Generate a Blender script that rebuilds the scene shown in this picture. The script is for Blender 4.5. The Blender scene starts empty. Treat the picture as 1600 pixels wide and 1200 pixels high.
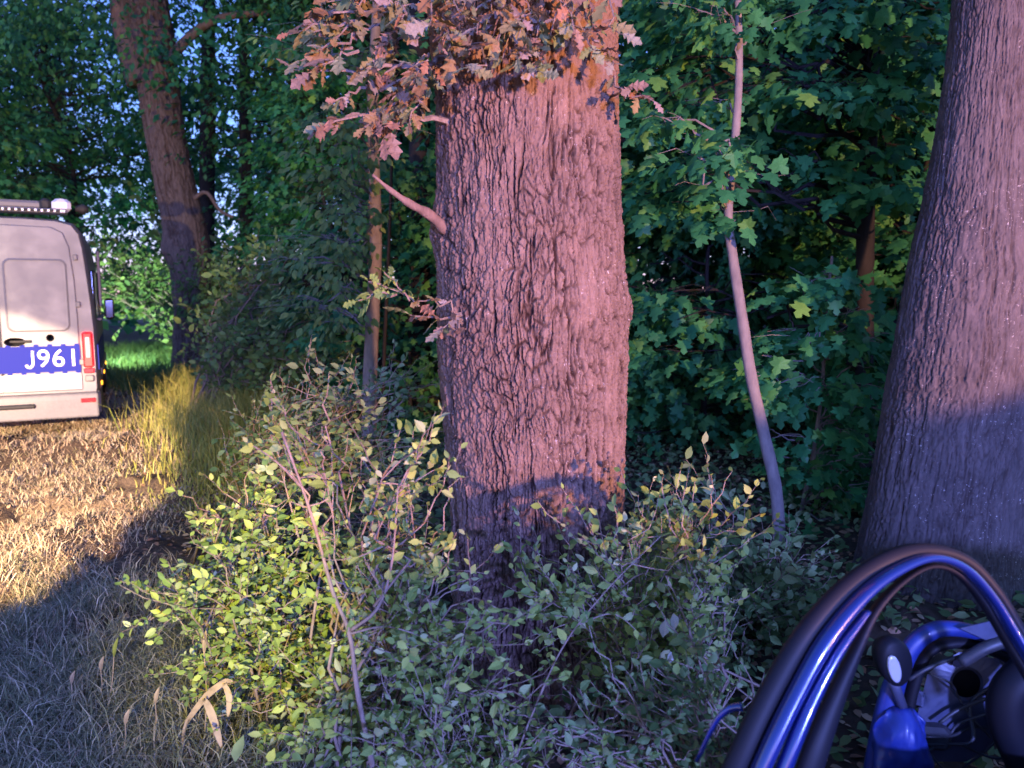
import bpy, math, random
import numpy as np
from mathutils import Vector, Matrix

# ------------------------------------------------------------------ camera, world, lights, exposure
S = bpy.context.scene
COL = S.collection
PI = math.pi
R = math.radians
EYE = np.array([0.0, 0.0, 1.7])
PITCH = math.atan(139 / 1200)
FWD = np.array([0, math.cos(PITCH), -math.sin(PITCH)])
UPV = np.array([0, math.sin(PITCH), math.cos(PITCH)])

cam_d = bpy.data.cameras.new('camera')
cam = bpy.data.objects.new('camera', cam_d)
COL.objects.link(cam)
cam.location = EYE
cam.rotation_euler = (PI / 2 - PITCH, 0, 0)
cam_d.sensor_width = 36
cam_d.lens = 27
cam_d.clip_start = 0.05
cam_d.clip_end = 1500
cam_d.dof.use_dof = True
cam_d.dof.focus_distance = 3.4
cam_d.dof.aperture_fstop = 2.8
S.camera = cam

SUN_EL, SUN_ROT = R(14.0), R(200)
w = bpy.data.worlds.new('World')
S.world = w
w.use_nodes = True
nt = w.node_tree
bg = nt.nodes['Background']
sky = nt.nodes.new('ShaderNodeTexSky')
sky.sky_type = 'NISHITA'
sky.sun_disc = False
sky.sun_elevation = SUN_EL
sky.sun_rotation = SUN_ROT
sky.ozone_density = 9.0
sky.air_density = 1.3
sky.dust_density = 0.1
tint = nt.nodes.new('ShaderNodeMix')  # blue hour: twilight colour of the clear sky
tint.data_type = 'RGBA'; tint.blend_type = 'MULTIPLY'; tint.inputs['Factor'].default_value = 1
nt.links.new(sky.outputs[0], tint.inputs['A']); tint.inputs['B'].default_value = (1.9, 1.08, 1.35, 1)
nt.links.new(tint.outputs['Result'], bg.inputs[0])
bg.inputs[1].default_value = 0.15

sd = bpy.data.lights.new('sun', 'SUN')
so = bpy.data.objects.new('sun', sd)
COL.objects.link(so)
sd.energy = 0.02
sd.angle = R(10)
sd.color = (1.0, 0.85, 0.7)
sdir = Vector((math.sin(SUN_ROT) * math.cos(SUN_EL), math.cos(SUN_ROT) * math.cos(SUN_EL), math.sin(SUN_EL)))
so.rotation_euler = sdir.to_track_quat('Z', 'Y').to_euler()

def spot(name, loc, bearing, elev, half, power, col, radius, blend=0.06):
    """a lamp with a round beam: bearing from straight ahead, elevation and half angle in radians"""
    ld = bpy.data.lights.new(name, 'SPOT')
    lo = bpy.data.objects.new(name, ld)
    COL.objects.link(lo)
    ld.energy = power
    ld.color = col
    ld.shadow_soft_size = radius
    ld.spot_size = 2 * half
    ld.spot_blend = blend
    lo.location = loc
    a = Vector((math.sin(bearing) * math.cos(elev), math.cos(bearing) * math.cos(elev), math.sin(elev)))
    lo.rotation_euler = (-a).to_track_quat('Z', 'Y').to_euler()
    return lo

# lamps of the emergency vehicles behind the photographer, and one added spot
spot('work_lamp_behind', (4.2, -4.5, 1.9), R(-27), R(46 - 7.8), R(46), 4100, (1.0, 0.48, 0.30), 0.06, .04)
spot('headlamp_behind', (-2.4, -4.0, 1.34), R(-19), R(21 - 5), R(21), 3000, (1.0, 0.74, 0.34), 0.06, .12)
spot('flood_lamp_behind', (-3.03, -3.08, 2.59), R(-21.2), R(-27.2), R(23.7), 12500, (1.0, 0.68, 0.42), 0.05, .05)
spot('shrub_spot_behind', (-0.45, -0.5, 1.35), R(-11), R(-12), R(12.5), 650, (1.0, 0.80, 0.18), 0.03, .9)  # unseen narrow spot, added for the yellow light on the left shrub
# blue beacon on the roof of the same kind of car, left behind the photographer
bd = bpy.data.lights.new('blue_beacon', 'POINT')
bo = bpy.data.objects.new('blue_beacon', bd)
COL.objects.link(bo)
bo.location = (1.6, -3.6, 2.1)
bd.energy = 1850
bd.color = (0.20, 0.26, 1.0)
bd.shadow_soft_size = 0.15

S.view_settings.view_transform = 'Standard'
S.view_settings.look = 'None'
S.view_settings.gamma = 1
S.view_settings.exposure = 1.15
S.view_settings.use_curve_mapping = False
S.render.engine = 'CYCLES'
S.cycles.use_denoising = True
S.cycles.max_bounces = 5
S.cycles.diffuse_bounces = 3
S.cycles.glossy_bounces = 2
S.cycles.transmission_bounces = 3
S.cycles.transparent_max_bounces = 6
S.cycles.caustics_reflective = False
S.cycles.caustics_refractive = False

# ------------------------------------------------------------------ helpers
def P(px, py, Y):
    """point of the place at distance Y ahead that lies in that direction from the eye"""
    d = FWD + np.array([1, 0, 0]) * ((px - 800) / 1200) + UPV * (-(py - 600) / 1200)
    return EYE + d * (Y / d[1])

def unit(a):
    a = np.asarray(a, float)
    return a / np.maximum(np.linalg.norm(a, axis=-1, keepdims=True), 1e-9)

_ng = {}
def _grid(seed):
    if seed not in _ng:
        _ng[seed] = np.random.default_rng(seed + 77).random((256, 256))
    return _ng[seed]

def vn(x, y, seed=0):
    g = _grid(seed)
    x = np.asarray(x, float); y = np.asarray(y, float)
    xi = np.floor(x).astype(int); yi = np.floor(y).astype(int)
    fx = x - xi; fy = y - yi
    fx = fx * fx * (3 - 2 * fx); fy = fy * fy * (3 - 2 * fy)
    a = g[xi & 255, yi & 255]; b = g[(xi + 1) & 255, yi & 255]
    c = g[xi & 255, (yi + 1) & 255]; d = g[(xi + 1) & 255, (yi + 1) & 255]
    return (a * (1 - fx) + b * fx) * (1 - fy) + (c * (1 - fx) + d * fx) * fy

def fbm(x, y, seed=0, o=4):
    s = 0; a = 0.5
    for k in range(o):
        s = s + a * vn(x * 2 ** k + 13.7 * k, y * 2 ** k + 5.1 * k, seed + k)
        a *= 0.5
    return s

def smooth(a, b, x):
    t = np.clip((x - a) / (b - a), 0, 1)
    return t * t * (3 - 2 * t)

def verge(x, y):
    """0 on the open field strip at the left, 1 inside the wood"""
    edge = -2.0 - 0.30 * (y - 3.0)
    edge = np.maximum(edge, -9.5)
    return smooth(-0.5, 0.7, x - edge)

def gh(x, y):
    x = np.asarray(x, float); y = np.asarray(y, float)
    v = verge(x, y)
    near = 1 - smooth(18, 40, np.hypot(x, y))
    clod = (fbm(x * 2.2, y * 2.2, 3) - 0.47) * 0.20 + (fbm(x * 6, y * 6, 9, 3) - 0.44) * 0.17
    soft = (fbm(x * 0.7, y * 0.7, 20) - 0.47) * 0.25
    ridge = 0.22 * np.exp(-((y - 7.6 - 0.12 * (x + 6)) / 0.55) ** 2) * (1 - v)
    h = near * ((1 - v) * clod * 1.15 + v * soft + ridge)
    h = h + 0.25 * v * smooth(6, 20, y)
    return h

def mesh_obj(name, V, F, mat, parent=None, smoothf=False, local=False, attr=None):
    V = np.asarray(V, float).reshape(-1, 3)
    if parent is not None and not local:
        V = V - np.array(parent.location)
    me = bpy.data.meshes.new(name)
    if isinstance(F, np.ndarray):
        k = F.shape[1]
        me.vertices.add(len(V)); me.vertices.foreach_set('co', V.ravel())
        me.loops.add(F.size); me.loops.foreach_set('vertex_index', F.ravel().astype(np.int32))
        me.polygons.add(len(F))
        me.polygons.foreach_set('loop_start', np.arange(0, F.size, k, dtype=np.int32))
        me.update(calc_edges=True)
    else:
        me.from_pydata([tuple(v) for v in V], [], [tuple(f) for f in F])
    if attr is not None:
        a = me.attributes.new('depth', 'FLOAT', 'POINT'); a.data.foreach_set('value', np.asarray(attr, np.float32))
    if smoothf:
        me.polygons.foreach_set('use_smooth', np.ones(len(me.polygons), bool))
    me.materials.append(mat)
    o = bpy.data.objects.new(name, me)
    COL.objects.link(o)
    if parent is not None:
        o.parent = parent
    return o

def root(name, loc, label, cat, group=None, rz=0):
    o = bpy.data.objects.new(name, None)
    COL.objects.link(o)
    o.empty_display_size = 0.2
    o.location = tuple(float(v) for v in loc); o.rotation_euler = (0, 0, rz)
    o['label'] = label; o['category'] = cat
    if group: o['group'] = group
    return o

def tag(o, label=None, cat=None, group=None, kind=None):
    for k, v in (('label', label), ('category', cat), ('group', group), ('kind', kind)):
        if v: o[k] = v
    return o

class MB:
    def __init__(s): s.V = []; s.F = []
    def off(s): return sum(len(v) for v in s.V)
    def add(s, V, F):
        o = s.off(); s.V.append(np.asarray(V, float)); s.F += [tuple(i + o for i in f) for f in F]
    def box(s, c, d, rz=0, bev=0.0):
        x, y, z = d[0] / 2, d[1] / 2, d[2] / 2
        if bev <= 0:
            V = [(i * x, j * y, k * z) for i in (-1, 1) for j in (-1, 1) for k in (-1, 1)]
            F = [(0, 1, 3, 2), (4, 6, 7, 5), (0, 4, 5, 1), (2, 3, 7, 6), (0, 2, 6, 4), (1, 5, 7, 3)]
        else:
            b = min(bev, x * .9, y * .9, z * .9)
            rings = []
            for (zz, ins) in ((-z, b), (-z + b, 0), (z - b, 0), (z, b)):
                X, Y = x - ins, y - ins
                q = b * 0.999
                rings.append([(-X + q, -Y, zz), (X - q, -Y, zz), (X, -Y + q, zz), (X, Y - q, zz), (X - q, Y, zz), (-X + q, Y, zz), (-X, Y - q, zz), (-X, -Y + q, zz)])
            V = [p for r_ in rings for p in r_]
            F = [tuple(range(7, -1, -1)), tuple(range(24, 32))]
            for r_ in range(3):
                for i in range(8):
                    j = (i + 1) % 8
                    F.append((r_ * 8 + i, r_ * 8 + j, r_ * 8 + 8 + j, r_ * 8 + 8 + i))
        V = np.array(V, float)
        c_, s_ = math.cos(rz), math.sin(rz)
        V = V @ np.array([[c_, s_, 0], [-s_, c_, 0], [0, 0, 1]])
        s.add(V + np.array(c), F)
    def tube(s, pts, rad, n=8, cap=True, flat=1.0):
        pts = np.asarray(pts, float); m = len(pts)
        rad = np.broadcast_to(np.asarray(rad, float), (m,))
        t = unit(np.gradient(pts, axis=0))
        a = np.array([0, 0, 1.0]) if abs(t[0][2]) < 0.9 else np.array([1.0, 0, 0])
        u = unit(a - t[0] * np.dot(a, t[0]))
        V = []
        for i in range(m):
            u = unit(u - t[i] * np.dot(u, t[i])); v = np.cross(t[i], u)
            for k in range(n):
                an = 2 * PI * k / n
                V.append(pts[i] + rad[i] * (math.cos(an) * u + flat * math.sin(an) * v))
        F = [(i * n + k, i * n + (k + 1) % n, (i + 1) * n + (k + 1) % n, (i + 1) * n + k) for i in range(m - 1) for k in range(n)]
        if cap: F += [tuple(range(n - 1, -1, -1)), tuple(range((m - 1) * n, m * n))]
        s.add(V, F)
    def lathe(s, prof, c, axis='z', n=24):
        V = []; m = len(prof)
        for (r_, h) in prof:
            for k in range(n):
                a = 2 * PI * k / n
                p = (r_ * math.cos(a), r_ * math.sin(a), h)
                if axis == 'x': p = (h, p[0], p[1])
                if axis == 'y': p = (p[0], h, p[1])
                V.append((p[0] + c[0], p[1] + c[1], p[2] + c[2]))
        F = [(i * n + k, i * n + (k + 1) % n, (i + 1) * n + (k + 1) % n, (i + 1) * n + k) for i in range(m - 1) for k in range(n)]
        F += [tuple(range(n)), tuple(range((m - 1) * n, m * n))]
        s.add(V, F)
    def poly(s, outline, t, axis='y'):
        """prism: outline of (a,b) in the plane across `axis`, from t[0] to t[1]"""
        n = len(outline); V = []
        for tt in t:
            for (a, b) in outline:
                V.append({'y': (a, tt, b), 'x': (tt, a, b), 'z': (a, b, tt)}[axis])
        F = [tuple(range(n)), tuple(range(2 * n - 1, n - 1, -1))] + [(i, n + i, n + (i + 1) % n, (i + 1) % n) for i in range(n)]
        s.add(V, F)
    def build(s, name, mat, parent=None, smoothf=False, local=False):
        return mesh_obj(name, np.concatenate(s.V), s.F, mat, parent, smoothf, local)

def curve(pts, n):
    """Catmull-Rom through pts"""
    p = np.asarray(pts, float)
    p = np.vstack([2 * p[0] - p[1], p, 2 * p[-1] - p[-2]])
    out = []
    m = len(p) - 3
    for t in np.linspace(0, m - 1e-6, n):
        i = int(t); f = t - i
        a, b, c, d = p[i:i + 4]
        out.append(0.5 * ((2 * b) + (c - a) * f + (2 * a - 5 * b + 4 * c - d) * f * f + (3 * b - a - 3 * c + d) * f ** 3))
    return np.array(out)

# ------------------------------------------------------------------ materials
def mat_new(name):
    m = bpy.data.materials.new(name); m.use_nodes = True
    return m, m.node_tree, m.node_tree.nodes['Principled BSDF']

def ramp(nt, fac, stops, interp='LINEAR'):
    r_ = nt.nodes.new('ShaderNodeValToRGB'); r_.color_ramp.interpolation = interp
    e = r_.color_ramp.elements
    while len(e) < len(stops): e.new(0.5)
    for i, (p, c) in enumerate(stops):
        e[i].position = p; e[i].color = (*c, 1)
    nt.links.new(fac, r_.inputs[0])
    return r_.outputs[0]

def noise(nt, scale, detail=4, rough=0.6, coord='Object', vec_scale=None):
    tc = nt.nodes.new('ShaderNodeTexCoord'); out = tc.outputs[coord]
    if vec_scale:
        mp = nt.nodes.new('ShaderNodeMapping'); mp.inputs['Scale'].default_value = vec_scale
        nt.links.new(out, mp.inputs[0]); out = mp.outputs[0]
    n = nt.nodes.new('ShaderNodeTexNoise'); n.inputs['Scale'].default_value = scale
    n.inputs['Detail'].default_value = detail; n.inputs['Roughness'].default_value = rough
    nt.links.new(out, n.inputs['Vector'])
    return n.outputs['Fac']

def bump(nt, b, h, strength, dist):
    n = nt.nodes.new('ShaderNodeBump'); n.inputs['Strength'].default_value = strength; n.inputs['Distance'].default_value = dist
    nt.links.new(h, n.inputs['Height']); nt.links.new(n.outputs[0], b.inputs['Normal'])

def leaf_mat(name, stops, trans=0.3, rough=0.55, spec=0.3):
    m, nt, b = mat_new(name)
    g = nt.nodes.new('ShaderNodeNewGeometry'); oi = nt.nodes.new('ShaderNodeObjectInfo')
    a = nt.nodes.new('ShaderNodeMath'); a.operation = 'ADD'
    nt.links.new(g.outputs['Random Per Island'], a.inputs[0]); nt.links.new(oi.outputs['Random'], a.inputs[1])
    f = nt.nodes.new('ShaderNodeMath'); f.operation = 'FRACT'; nt.links.new(a.outputs[0], f.inputs[0])
    c = ramp(nt, f.outputs[0], stops)
    nz = noise(nt, 18, 2)
    mx = nt.nodes.new('ShaderNodeMix'); mx.data_type = 'RGBA'; mx.blend_type = 'MULTIPLY'
    mx.inputs['Factor'].default_value = 0.45
    nt.links.new(c, mx.inputs['A']); nt.links.new(ramp(nt, nz, [(0.25, (.45, .45, .45)), (.7, (1.2, 1.2, 1.2))]), mx.inputs['B'])
    c = mx.outputs['Result']
    nt.links.new(c, b.inputs['Base Color'])
    b.inputs['Roughness'].default_value = rough; b.inputs['Specular IOR Level'].default_value = spec
    t = nt.nodes.new('ShaderNodeBsdfTranslucent'); nt.links.new(c, t.inputs[0])
    s = nt.nodes.new('ShaderNodeMixShader'); s.inputs[0].default_value = trans
    nt.links.new(b.outputs[0], s.inputs[1]); nt.links.new(t.outputs[0], s.inputs[2])
    nt.links.new(s.outputs[0], nt.nodes['Material Output'].inputs[0])
    return m

def bark_mat(name, c1, c2, fiss, scale=30, lichen=0.0, b_str=0.5, vs=(1, 1, .35)):
    m, nt, b = mat_new(name)
    n1 = noise(nt, scale, 6, .7, 'Object', vs)
    c = ramp(nt, n1, [(.3, c1), (.7, c2)])
    if fiss:
        at = nt.nodes.new('ShaderNodeAttribute'); at.attribute_name = 'depth'
        mx = nt.nodes.new('ShaderNodeMix'); mx.data_type = 'RGBA'
        nt.links.new(at.outputs['Fac'], mx.inputs['Factor']); nt.links.new(c, mx.inputs['A']); mx.inputs['B'].default_value = (*fiss, 1)  # inner bark in furrows; on the oak darkened further for missing crack shade
        c = mx.outputs['Result']
    if lichen > 0:
        n2 = noise(nt, 55, 5, .75)
        k = ramp(nt, n2, [(.64 - lichen * .1, (0, 0, 0)), (.70 - lichen * .1, (1, 1, 1))])
        n3 = noise(nt, 3.2, 2)
        k2 = ramp(nt, n3, [(.48, (0, 0, 0)), (.6, (1, 1, 1))])
        mu = nt.nodes.new('ShaderNodeMath'); mu.operation = 'MULTIPLY'
        nt.links.new(k, mu.inputs[0]); nt.links.new(k2, mu.inputs[1])
        mx = nt.nodes.new('ShaderNodeMix'); mx.data_type = 'RGBA'
        nt.links.new(mu.outputs[0], mx.inputs['Factor']); nt.links.new(c, mx.inputs['A']); mx.inputs['B'].default_value = (.48, .44, .42, 1)
        c = mx.outputs['Result']
        n4 = noise(nt, 2.0, 5, .6)
        mx = nt.nodes.new('ShaderNodeMix'); mx.data_type = 'RGBA'; mx.blend_type = 'MULTIPLY'; mx.inputs['Factor'].default_value = 1
        nt.links.new(c, mx.inputs['A']); nt.links.new(ramp(nt, n4, [(.3, (.72, .70, .72)), (.65, (1.1, 1.08, 1.06))]), mx.inputs['B'])
        c = mx.outputs['Result']
    if name == 'oak_bark':   # orange tint on the upper trunk, painting in the warmer light there
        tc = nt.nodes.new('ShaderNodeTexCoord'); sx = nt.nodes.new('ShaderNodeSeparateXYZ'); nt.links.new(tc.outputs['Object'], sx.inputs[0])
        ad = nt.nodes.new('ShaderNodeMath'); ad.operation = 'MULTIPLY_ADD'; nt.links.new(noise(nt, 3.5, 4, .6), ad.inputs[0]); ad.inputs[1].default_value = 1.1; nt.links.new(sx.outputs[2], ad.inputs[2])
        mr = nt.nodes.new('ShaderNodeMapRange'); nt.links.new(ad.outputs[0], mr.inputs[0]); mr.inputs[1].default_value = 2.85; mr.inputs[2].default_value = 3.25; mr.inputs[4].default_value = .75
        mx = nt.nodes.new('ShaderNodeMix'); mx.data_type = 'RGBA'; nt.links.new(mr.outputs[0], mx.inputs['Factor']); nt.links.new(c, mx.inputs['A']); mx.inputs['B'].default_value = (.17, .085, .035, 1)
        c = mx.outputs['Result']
    nt.links.new(c, b.inputs['Base Color'])
    b.inputs['Roughness'].default_value = .85; b.inputs['Specular IOR Level'].default_value = .25
    bump(nt, b, noise(nt, scale * 3, 6, .7, 'Object', vs), b_str, .006)
    return m

def plain(name, col, rough=.5, metal=0, coat=0, nz=0.0, emit=None, es=0, spec=.5, nscale=25):
    m, nt, b = mat_new(name)
    b.inputs['Base Color'].default_value = (*col, 1); b.inputs['Roughness'].default_value = rough
    b.inputs['Metallic'].default_value = metal; b.inputs['Coat Weight'].default_value = coat
    b.inputs['Specular IOR Level'].default_value = spec
    if nz:
        n = noise(nt, nscale, 5, .65)
        lo = tuple(v * (1 - nz) for v in col); hi = tuple(min(1, v * (1 + nz)) for v in col)
        nt.links.new(ramp(nt, n, [(.3, lo), (.7, hi)]), b.inputs['Base Color'])
        nt.links.new(ramp(nt, n, [(.3, (rough * .8,) * 3), (.75, (min(1, rough * 1.3),) * 3)]), b.inputs['Roughness'])
    if emit:
        b.inputs['Emission Color'].default_value = (*emit, 1); b.inputs['Emission Strength'].default_value = es
    return m

M = {}
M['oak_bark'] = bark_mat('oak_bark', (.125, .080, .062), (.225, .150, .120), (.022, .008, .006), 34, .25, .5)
M['fork_bark'] = bark_mat('fork_bark', (.065, .055, .056), (.13, .108, .108), (.04, .028, .026), 26, .35, .5)
M['far_bark'] = bark_mat('far_bark', (.10, .068, .058), (.19, .13, .105), (.06, .035, .025), 18, 0, .8)
M['thin_bark'] = bark_mat('thin_bark', (.13, .115, .11), (.24, .21, .19), None, 20, 0, .4)
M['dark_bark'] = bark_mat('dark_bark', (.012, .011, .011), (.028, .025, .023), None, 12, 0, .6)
M['twig'] = bark_mat('twig', (.13, .09, .07), (.26, .20, .16), None, 60, 0, .2)
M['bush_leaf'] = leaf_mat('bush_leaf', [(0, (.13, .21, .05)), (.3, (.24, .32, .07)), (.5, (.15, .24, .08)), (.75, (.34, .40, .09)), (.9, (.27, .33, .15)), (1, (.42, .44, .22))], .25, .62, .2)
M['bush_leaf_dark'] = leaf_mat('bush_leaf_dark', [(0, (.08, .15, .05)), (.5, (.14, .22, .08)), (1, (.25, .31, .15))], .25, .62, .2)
M['oak_leaf'] = leaf_mat('oak_leaf', [(0, (.20, .11, .05)), (.18, (.26, .20, .08)), (.36, (.16, .20, .08)), (.52, (.30, .15, .08)), (.66, (.20, .14, .11)), (.8, (.18, .22, .11)), (.92, (.26, .21, .18)), (1, (.36, .17, .09))], .25, .55)
M['maple_leaf'] = leaf_mat('maple_leaf', [(0, (.02, .13, .045)), (.5, (.04, .21, .07)), (.85, (.07, .28, .075)), (1, (.15, .34, .06))], .3, .5)
M['light_leaf'] = leaf_mat('light_leaf', [(0, (.08, .16, .05)), (.5, (.13, .23, .06)), (1, (.21, .28, .07))], .3, .5)
M['wood_leaf'] = leaf_mat('wood_leaf', [(0, (.02, .11, .045)), (.5, (.035, .18, .06)), (1, (.08, .25, .06))], .3, .55)
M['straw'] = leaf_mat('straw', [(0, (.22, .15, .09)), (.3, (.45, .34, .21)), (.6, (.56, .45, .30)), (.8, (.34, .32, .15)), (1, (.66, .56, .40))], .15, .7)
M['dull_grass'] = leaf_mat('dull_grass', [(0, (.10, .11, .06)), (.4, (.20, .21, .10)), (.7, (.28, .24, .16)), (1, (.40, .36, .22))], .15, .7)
M['green_grass'] = leaf_mat('green_grass', [(0, (.16, .20, .04)), (.5, (.30, .30, .06)), (1, (.44, .38, .12))], .2, .6)
M['litter'] = leaf_mat('litter', [(0, (.16, .08, .05)), (.5, (.33, .20, .11)), (.8, (.45, .33, .20)), (1, (.36, .16, .08))], .1, .7)
M['maize'] = plain('maize', (.27, .20, .12), .7, nz=.3)

def ground_mat():
    m, nt, b = mat_new('ground')
    n = noise(nt, 3.0, 8, .7)
    soil = ramp(nt, n, [(.3, (.035, .025, .018)), (.5, (.085, .060, .042)), (.7, (.15, .11, .075))])
    n2 = noise(nt, 40, 5, .7)
    straw = ramp(nt, n2, [(.35, (.10, .075, .05)), (.6, (.30, .22, .13))])
    at = nt.nodes.new('ShaderNodeAttribute'); at.attribute_name = 'depth'
    mx = nt.nodes.new('ShaderNodeMix'); mx.data_type = 'RGBA'
    nt.links.new(at.outputs['Fac'], mx.inputs['Factor']); nt.links.new(soil, mx.inputs['A']); nt.links.new(straw, mx.inputs['B'])
    nt.links.new(mx.outputs['Result'], b.inputs['Base Color'])
    b.inputs['Roughness'].default_value = .95; b.inputs['Specular IOR Level'].default_value = .15
    bump(nt, b, noise(nt, 60, 8, .75), .9, .03)
    return m
M['ground'] = ground_mat()

# ------------------------------------------------------------------ ground
def grow(a, b, n, dense_end):
    t = np.linspace(0, 1, n + 1)[1:]
    return a + (b - a) * t ** 3
xs = np.concatenate([grow(-9, -320, 26, 0)[::-1], np.arange(-9, 4.01, .045), grow(4.0, 320, 26, 0)])
ys = np.concatenate([grow(1.2, -60, 10, 0)[::-1], np.arange(1.2, 11.0, .045), grow(11.0, 420, 44, 0)])
GX, GY = np.meshgrid(xs, ys, indexing='ij')
GZ = gh(GX, GY)
nx_, ny_ = len(xs), len(ys)
idx = np.arange(nx_ * ny_).reshape(nx_, ny_)
F = np.stack([idx[:-1, :-1], idx[1:, :-1], idx[1:, 1:], idx[:-1, 1:]], -1).reshape(-1, 4)
fieldmask = (1 - verge(GX, GY)) * smooth(.38, .6, fbm(GX * 1.3, GY * 1.3, 31))
g = mesh_obj('ground', np.stack([GX, GY, GZ], -1), F, M['ground'], None, True, attr=fieldmask.ravel())
g['kind'] = 'structure'

# ------------------------------------------------------------------ leaf templates and scattering
def T_ovate(w=.30):
    V = np.array([(0, 0, 0), (.3, w * .85, .05), (.62, w * .8, .02), (1, 0, -.10), (.62, -w * .8, .02), (.3, -w * .85, .05), (.45, 0, -.02)])
    Fc = [(6, 0, 1), (6, 1, 2), (6, 2, 3), (6, 3, 4), (6, 4, 5), (6, 5, 0)]
    V[:, 1] = -V[:, 1]
    return V, np.array(Fc)[:, ::-1]
def T_simple(w=.32):
    V = np.array([(0, 0, 0), (.45, w, .05), (1, 0, -.08), (.45, -w, .05)])
    return V, np.array([(0, 2, 1), (0, 3, 2)])
def T_maple():
    pts = [(0, .02), (.10, -.20), (.02, -.46), (.30, -.36), (.42, -.56), (.58, -.34), (.62, -.16), (.82, -.22), (1.05, 0)]
    o = [(x, y) for x, y in pts] + [(x, -y) for x, y in pts[-2:0:-1]]
    V = [(.42, 0, .03)] + [(x, y, .03 - .35 * (abs(y)) ** 1.6 - .1 * x * x) for x, y in o]
    n = len(o)
    return np.array(V), np.array([(0, 1 + i, 1 + (i + 1) % n) for i in range(n)])
def T_oak():
    st = np.array([0, .14, .26, .36, .50, .60, .76, .86, 1.0])
    wd = np.array([.012, .03, .19, .08, .30, .13, .27, .16, .03])
    V = []
    for i, (s_, w_) in enumerate(zip(st, wd)):
        z = .05 * math.sin(s_ * 5)
        sh = .05 if i % 2 == 0 and i > 1 else 0
        V += [(s_ + sh, w_, z + .05 * (i % 2)), (s_, 0, z), (s_ + sh, -w_, z + .05 * (i % 2))]
    Fc = []
    for i in range(len(st) - 1):
        a = i * 3
        for k in (0, 1):
            Fc += [(a + k, a + k + 1, a + k + 4), (a + k, a + k + 4, a + k + 3)]
    return np.array(V), np.array(Fc)
OV, SM, MP, OK = T_ovate(), T_simple(), T_maple(), T_oak()
_tmesh = {}
def tmesh(tpl, mat, key):
    if key not in _tmesh:
        me = bpy.data.meshes.new('leaf'); V, Fc = tpl
        me.from_pydata([tuple(v) for v in V], [], [tuple(int(i) for i in f) for f in Fc]); me.materials.append(mat)
        _tmesh[key] = me
    return _tmesh[key]

def frames(pos, d, nrm):
    d = unit(d); nrm = nrm - d * np.sum(nrm * d, 1, keepdims=True); nrm = unit(nrm)
    s = np.cross(nrm, d)
    return d, s, nrm

def leaves(name, tpl, mat, parent, pos, d, nrm, size, singles=0, key=None, local=False):
    """leaves as geometry; the `singles` that stand nearest to the photographer are objects of their own"""
    pos = np.asarray(pos, float); d, s, n = frames(pos, np.asarray(d, float), np.asarray(nrm, float)); size = np.asarray(size, float)
    if singles:
        rel = pos - EYE
        dist = rel @ FWD
        u = (rel[:, 0]) / np.maximum(dist, .1); v = (rel @ UPV) / np.maximum(dist, .1)
        vis = (np.abs(u) < .66) & (np.abs(v) < .5)
        score = size / np.maximum(dist, .1) * np.where(vis, 1, .01)
        order = np.argsort(-score)
        pick = order[:singles]; rest = order[singles:]
        me = tmesh(tpl, mat, key)
        base = np.array(parent.location)
        for i in pick:
            o = bpy.data.objects.new('leaf', me); COL.objects.link(o); o.parent = parent
            m = np.eye(4); m[:3, 0] = d[i] * size[i]; m[:3, 1] = s[i] * size[i]; m[:3, 2] = n[i] * size[i]; m[:3, 3] = pos[i] - base
            o.matrix_local = Matrix(m.tolist())
        if len(rest) == 0: return
        pos, d, s, n, size = pos[rest], d[rest], s[rest], n[rest], size[rest]
    TV, TF = tpl
    V = pos[:, None, :] + size[:, None, None] * (TV[None, :, 0:1] * d[:, None, :] + TV[None, :, 1:2] * s[:, None, :] + TV[None, :, 2:3] * n[:, None, :])
    Fc = TF[None] + (np.arange(len(pos)) * len(TV))[:, None, None]
    o = mesh_obj(name, V.reshape(-1, 3), Fc.reshape(-1, TF.shape[1]), mat, parent, False, local)
    o['kind'] = 'stuff'
    return o

def blades(rng, X, Y, H, lean, wdt):
    """curved grass blades -> verts, tris"""
    n = len(X); Z = gh(X, Y) - .01
    az = rng.random(n) * 2 * PI
    L = np.stack([np.cos(az), np.sin(az)], -1) * (lean * H)[:, None]
    wa = rng.random(n) * PI
    W = np.stack([np.cos(wa), np.sin(wa), 0 * wa], -1) * wdt[:, None]
    p0 = np.stack([X, Y, Z], -1)
    p1 = p0 + np.stack([L[:, 0] * .3, L[:, 1] * .3, H * .55], -1)
    p2 = p0 + np.stack([L[:, 0], L[:, 1], H * (1 - .35 * np.minimum(lean, 1.5))], -1)
    V = np.stack([p0 - W, p0 + W, p1 - W * .8, p1 + W * .8, p2], 1)
    Fc = np.array([(0, 1, 3), (0, 3, 2), (2, 3, 4)])[None] + (np.arange(n) * 5)[:, None, None]
    return V.reshape(-1, 3), Fc.reshape(-1, 3)

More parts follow.
